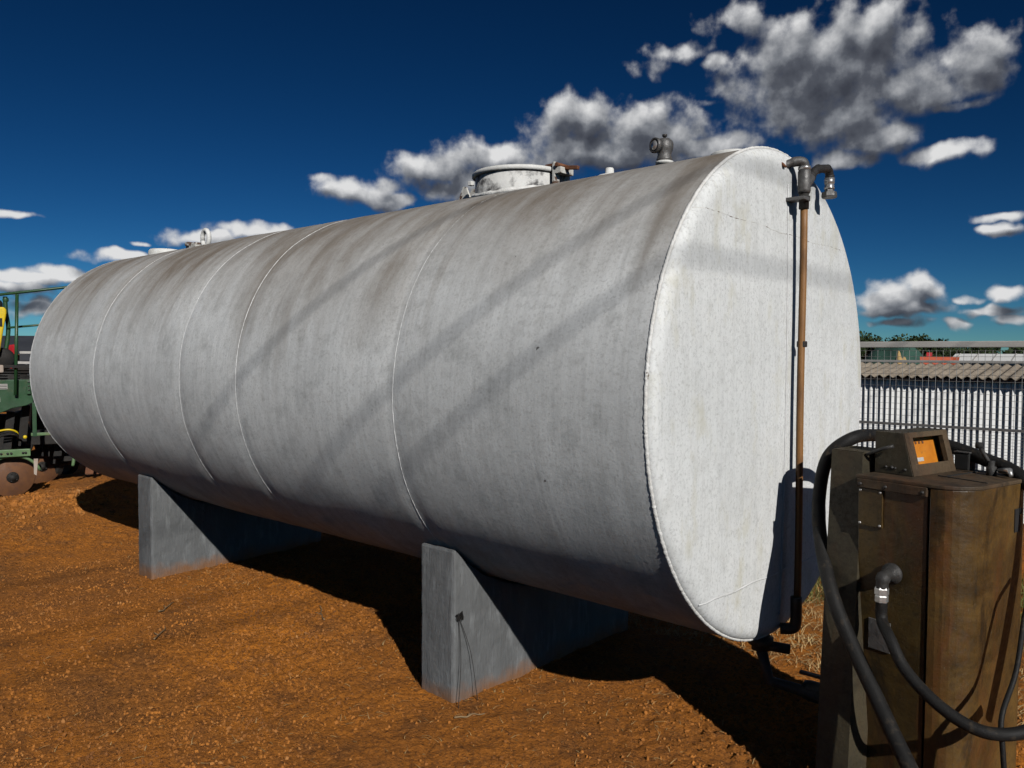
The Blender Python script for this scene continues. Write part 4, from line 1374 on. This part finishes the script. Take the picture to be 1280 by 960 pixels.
MB().box(pl(-1, 410, 0.008), (0.05, 0.006, 0.03), PM).build('hopper_label_mark', M['green2'], hop)
# dark seed meters below the hopper
MB().lathe([(0.0005, 0), (0.10, 0), (0.12, 0.03), (0.12, 0.10), (0.10, 0.13), (0.0005, 0.13)], pl(4, 455, 0.1), PF, 18).build('seed_meter', M['machdark'], plant)
MB().box(pl(1, 467, -0.12), (0.07, 0.05, 0.08), PM, 0.015).build('junction_box', M['kerb'], plant)
# tool bars
MB().box(pl(39, 532, 0.0), (0.04, 0.04, 0.36), PM, 0.004).build('upright', M['green'], plant)
MB().box(pl(56, 551, 0.0), (0.34, 0.035, 0.03), PM, 0.004).build('cross_bar', M['green2'], plant)
MB().box(pl(44, 516, 0.02), (0.12, 0.03, 0.03), PM, 0.004).build('cross_bar', M['green2'], plant)
for i, (u_, v0, v1, d_) in enumerate(((12, 525, 575, 0.2), (30, 517, 560, 0.25), (-12, 525, 575, 0.2), (60, 520, 585, 0.6), (74, 530, 590, 0.6))):
    MB().box((pl(u_, v0, d_) + pl(u_ - 4, v1, d_)) / 2, (0.08, 0.07, (v1 - v0) * KX), PM @ Matrix.Rotation(R_(6), 3, 'Y'), 0.008).build('row_shank', M['machdark'], plant)
for u_, d_ in ((62, 0.95), (86, 1.3)):
    MB().lathe([(0.0005, -0.05), (0.10, -0.05), (0.19, -0.05), (0.21, -0.03), (0.21, 0.03), (0.19, 0.05), (0.10, 0.05), (0.0005, 0.05)], Vector((pl(u_, 560, d_).x, pl(u_, 560, d_).y, 0.22)), PR * 0.9 + PF * 0.5, 30, False).build('gauge_wheel', M['machdark'], plant)
MB().prism([pl(40, 500, 0.75), pl(120, 500, 0.75), pl(120, 590, 0.75), pl(104, 604, 0.75), pl(50, 604, 0.75), pl(36, 560, 0.75)], (0, 0, 0), PF * 0.5).build('shade_core', M['machdark'], plant, bevel=0.02)  # added near-black block for the dark, shaded inside of the machine
MB().prism([pl(-60, 528, 0.4), pl(12, 528, 0.4), pl(30, 522, 0.4), pl(40, 570, 0.4), pl(30, 590, 0.4), pl(-60, 590, 0.4)], (0, 0, 0), PF * 0.2).build('row_unit_shade', M['machdark'], plant, bevel=0.02)  # near-black slab standing in for the machine's shadow over its row units
MB().box(pl(60, 560, 0.45), (0.5, 0.12, 0.16), PM, 0.01).build('tool_bar', M['machdark'], plant)
# yellow-brown spring hoses
for k_ in range(3):
    MB().tube(catmull([pl(-4, 546 + k_ * 4, 0.05), pl(10, 544 + k_ * 3, 0.02), pl(19, 548 + k_ * 2, 0.04), pl(20, 556, 0.08)], 5), 0.010, 8).build('seed_tube', M['yellow'] if k_ == 0 else M['rubber'], plant)
MB().lathe([(0.0005, 0), (0.02, 0), (0.018, 0.03), (0.0005, 0.03)], pl(28, 554, 0.02), -PF, 10).build('indicator', M['yellow'], plant)
# beam above the disc with its bolts, and curved guard
MB().box(pl(-14, 572, -0.12), (0.76, 0.06, 0.075), PM, 0.006).build('disc_beam', M['green2'], plant)
for u_ in (1, 8, 12, 25, 28):
    MB().lathe([(0.012, 0), (0.012, 0.01), (0.0005, 0.014)], pl(u_, 572, -0.15), -PF, 8).build('bolt', M['galvdark'], plant)
g_ = [pl(13 + 33 * math.cos(a), 606 - 30 * math.sin(a), -0.1) for a in np.linspace(0.35, 2.6, 16)]
MB().tube(g_, 0.016, 8).build('disc_guard', M['green2'], plant)
MB().prism([pl(37, 581, -0.12), pl(42, 581, -0.12), pl(40, 602, -0.12), pl(37, 600, -0.12)], (0, 0, 0), PF * 0.03).build('scraper', M['kerb'], plant)
# discs
def disc(u, d, tilt, label=None):
    c = pl(u, 604, d)
    c.z = 0.195
    ax = (-PF + PR * tilt).normalized()
    o = MB().lathe([(0.0005, 0.026), (0.06, 0.024), (0.13, 0.012), (0.208, -0.012), (0.212, -0.014), (0.208, -0.018), (0.13, 0.004), (0.0005, 0.015)], c, ax, 44).build('coulter_disc', M['disc'], plant)
    MB().lathe([(0.0005, 0.06), (0.025, 0.058), (0.03, 0.04), (0.055, 0.036), (0.058, 0.024), (0.0005, 0.02)], c, ax, 16).build('hub', M['machdark'], o)
    for k_ in range(5):
        a = k_ * 1.2566
        e1 = ax.cross(Vector((0, 0, 1))).normalized()
        e2 = ax.cross(e1)
        MB().lathe([(0.008, 0.03), (0.008, 0.046), (0.0005, 0.05)], c + (e1 * math.cos(a) + e2 * math.sin(a)) * 0.042, ax, 6).build('bolt', M['galvdark'], o)
    return o


disc(13, -0.02, 0.12)
disc(-34, 0.1, 0.12)
disc(50, 0.75, 0.25)
# curved closing tines
for u_, d_ in ((88, 0.35), (109, 0.45)):
    MB().tube(catmull([pl(u_ + 6, 560, d_), pl(u_ + 3, 576, d_), pl(u_, 588, d_), pl(u_ - 2, 600, d_)], 5), 0.018, 8).build('tine', M['green2'], plant)
MB().box(pl(104, 590, 0.75), (0.5, 0.10, 0.15), PM, 0.01).build('rear_bar', M['machdark'], plant)
MB().box(pl(116, 604, 0.9), (0.16, 0.10, 0.30), PM, 0.02).build('press_block', M['rust'], plant)

# ------------------------------------------------------------------ things far left
s0 = at_pixel(-160, 417, 34)
s1 = at_pixel(140, 417, 34)
du = (s1 - s0)
du.z = 0
dun = du.normalized()
nn = Vector((-dun.y, dun.x, 0))
bs = thing('machine_shed', ((s0 + s1) / 2).to_tuple()[:2] + (0,), 'dark grey machine shed far behind the planter', 'shed')
MB().prism([s0 + Vector((0, 0, -0.85)), s0 + nn * 5 + Vector((0, 0, 0.05)), s0 + nn * 10 + Vector((0, 0, -0.85))], (0, 0, 0), du).build('roof', M['darkroof'], bs)
MB().prism([s0 + nn * 0.6 + Vector((0, 0, -0.9)), s0 + nn * 9 + Vector((0, 0, -0.9)), s0 + nn * 9 + Vector((0, 0, -3)), s0 + nn * 0.6 + Vector((0, 0, -3))], (0, 0, 0), du).build('wall', M['darkroof'], bs)
r0 = at_pixel(11, 452, 20)
rd = thing('red_tractor', (r0.x, r0.y, 0), 'red tractor glimpsed behind the planter frame', 'tractor')
MB().prism([r0 + Vector((0, 0, -0.5)), r0 + EAST * 0.18 + Vector((0, 0, -0.5)), r0 + EAST * 0.17 + Vector((0, 0, 0.44)), r0 - EAST * 0.1 + Vector((0, 0, 0.40)), r0 - EAST * 0.2 + Vector((0, 0, 0.1))], (0, 0, 0), PF * 1.2).build('hood', M['red'], rd, bevel=0.03)
MB().prism([r0 - EAST * 0.9 + Vector((0, 0, -0.5)), r0 - EAST * 0.22 + Vector((0, 0, -0.5)), r0 - EAST * 0.3 + Vector((0, 0, 0.9)), r0 - EAST * 0.9 + Vector((0, 0, 0.95))], (0, 0, 0), PF * 1.1).build('cab', M['darkroof'], rd, bevel=0.03)
for q in (0.0, -0.75):
    wc = r0 + EAST * q
    wc.z = 0.55
    MB().lathe([(0.0005, 0), (0.3, 0), (0.55, 0.04), (0.55, 0.3), (0.3, 0.34), (0.0005, 0.34)], wc - PF * 0.2, PF, 22).build('wheel', M['rubber'], rd)
w0 = at_pixel(13, 453, 17)
wt = thing('flatbed_trailer', (w0.x, w0.y, 0), 'white-railed flatbed trailer behind the planter', 'trailer')
MB().prism([w0 + Vector((0, 0, -0.03)), w0 + EAST * 1.3 + Vector((0, 0, -0.03)), w0 + EAST * 1.3 + PF * 1.0 + Vector((0, 0, -0.03)), w0 + PF * 1.0 + Vector((0, 0, -0.03))], (0, 0, 0), (0, 0, 0.05)).build('deck', M['rail'], wt)
MB().prism([w0 + EAST * 0.2 + Vector((0, 0, 0.19)), w0 + EAST * 1.3 + Vector((0, 0, 0.19)), w0 + EAST * 1.3 + PF * 0.05 + Vector((0, 0, 0.19)), w0 + EAST * 0.2 + PF * 0.05 + Vector((0, 0, 0.19))], (0, 0, 0), (0, 0, 0.05)).build('side_rail', M['rail'], wt)
MB().prism([w0 + EAST * 0.2 + Vector((0, 0, 0.04)), w0 + EAST * 1.3 + Vector((0, 0, 0.04)), w0 + EAST * 1.3 + Vector((0, 0, 0.185)), w0 + EAST * 0.2 + Vector((0, 0, 0.185))], (0, 0, 0), PF * 0.03).build('side_board', M['darkroof'], wt)
MB().prism([w0 + EAST * 0.32 + Vector((0, 0, -0.10)) - PF * 0.02, w0 + EAST * 0.36 + Vector((0, 0, -0.10)) - PF * 0.02, w0 + EAST * 0.36 + Vector((0, 0, -0.035)) - PF * 0.02, w0 + EAST * 0.32 + Vector((0, 0, -0.035)) - PF * 0.02], (0, 0, 0), -PF * 0.02).build('marker', M['white'], wt)
for q in (0.35, 1.0):
    wc = w0 + EAST * q + PF * 0.15
    wc.z = 0.45
    MB().lathe([(0.0005, 0), (0.25, 0), (0.45, 0.03), (0.45, 0.22), (0.25, 0.25), (0.0005, 0.25)], wc, PF, 20).build('wheel', M['rubber'], wt)
MB().prism([w0 + EAST * 0.05 + Vector((0, 0, -0.25)), w0 + EAST * 1.25 + Vector((0, 0, -0.25)), w0 + EAST * 1.25 + Vector((0, 0, -0.04)), w0 + EAST * 0.05 + Vector((0, 0, -0.04))], (0, 0, 0), PF * 0.9).build('chassis', M['machdark'], wt)

# ------------------------------------------------------------------ twigs lying about
def twig(px_, py_, ln, ang, seed, label):
    r = random.Random(seed)
    pts = []
    for q in range(6):
        a = ang + r.uniform(-0.25, 0.25)
        px_ += math.cos(a) * ln / 6
        py_ += math.sin(a) * ln / 6
        pts.append((px_, py_, gz(px_, py_) + 0.008 + 0.006 * r.random()))
    o = MB().tube(catmull(pts, 3), [0.0045 * (1 - 0.5 * q / 16) for q in range(16)], 6)
    o.tube(catmull([pts[2], (pts[2][0] + ln * 0.15 * math.cos(ang + 0.8), pts[2][1] + ln * 0.15 * math.sin(ang + 0.8), pts[2][2] + 0.006)], 3), 0.0025, 5)
    tag(o.build('twig', M['twig']), label, 'twig', 'dry twigs on the soil')


twig(-2.35, -0.48, 0.30, 2.6, 1, 'dry twig on the soil just left of the near pier shadow')
twig(-3.2, -1.02, 0.22, 2.2, 2, 'short forked twig on open soil between the two piers')
twig(-2.75, -1.25, 0.26, 2.5, 3, 'pale thin twig on the open soil, nearer the camera')
twig(-1.02, -0.80, 0.16, 1.0, 4, 'bent twig at the foot of the near pier')

# ------------------------------------------------------------------ power line outside the picture, whose cables shade the tank
line_z = AX + 5.0
for xw, lb in ((5.24, 'overhead aluminium cable nearest the tank'), (6.43, 'middle overhead aluminium cable'), (6.98, 'overhead aluminium cable farthest from the tank')):
    pts = [(xw, yy, line_z + 0.0016 * (yy + 6.5) ** 2) for yy in np.linspace(-42, 34, 40)]
    tag(MB().tube(pts, 0.0085, 8).build('power_cable', M['alu']), lb, 'cable', 'overhead power cables')
for yy, lb in ((-42.0, 'wooden power pole far behind the camera'), (34.0, 'wooden power pole beyond the yard on the right')):
    po = thing('power_pole', (6.1, yy, 0), lb, 'pole', 'power poles')
    zt = line_z + 0.0016 * (yy + 6.5) ** 2
    MB().tube([(6.1, yy, -2.0), (6.1, yy, zt + 0.3)], [0.17, 0.11], 14).build('shaft', M['wood'], po)
    MB().box((6.1, yy, zt - 0.12), (2.4, 0.10, 0.12), bev=0.01).build('crossarm', M['wood'], po)
    for xw in (5.24, 6.43, 6.98):
        MB().lathe([(0.03, -0.06), (0.045, -0.04), (0.03, -0.03), (0.045, -0.02), (0.02, 0.0)], (xw, yy, zt), seg=12).build('insulator', M['rail'], po)
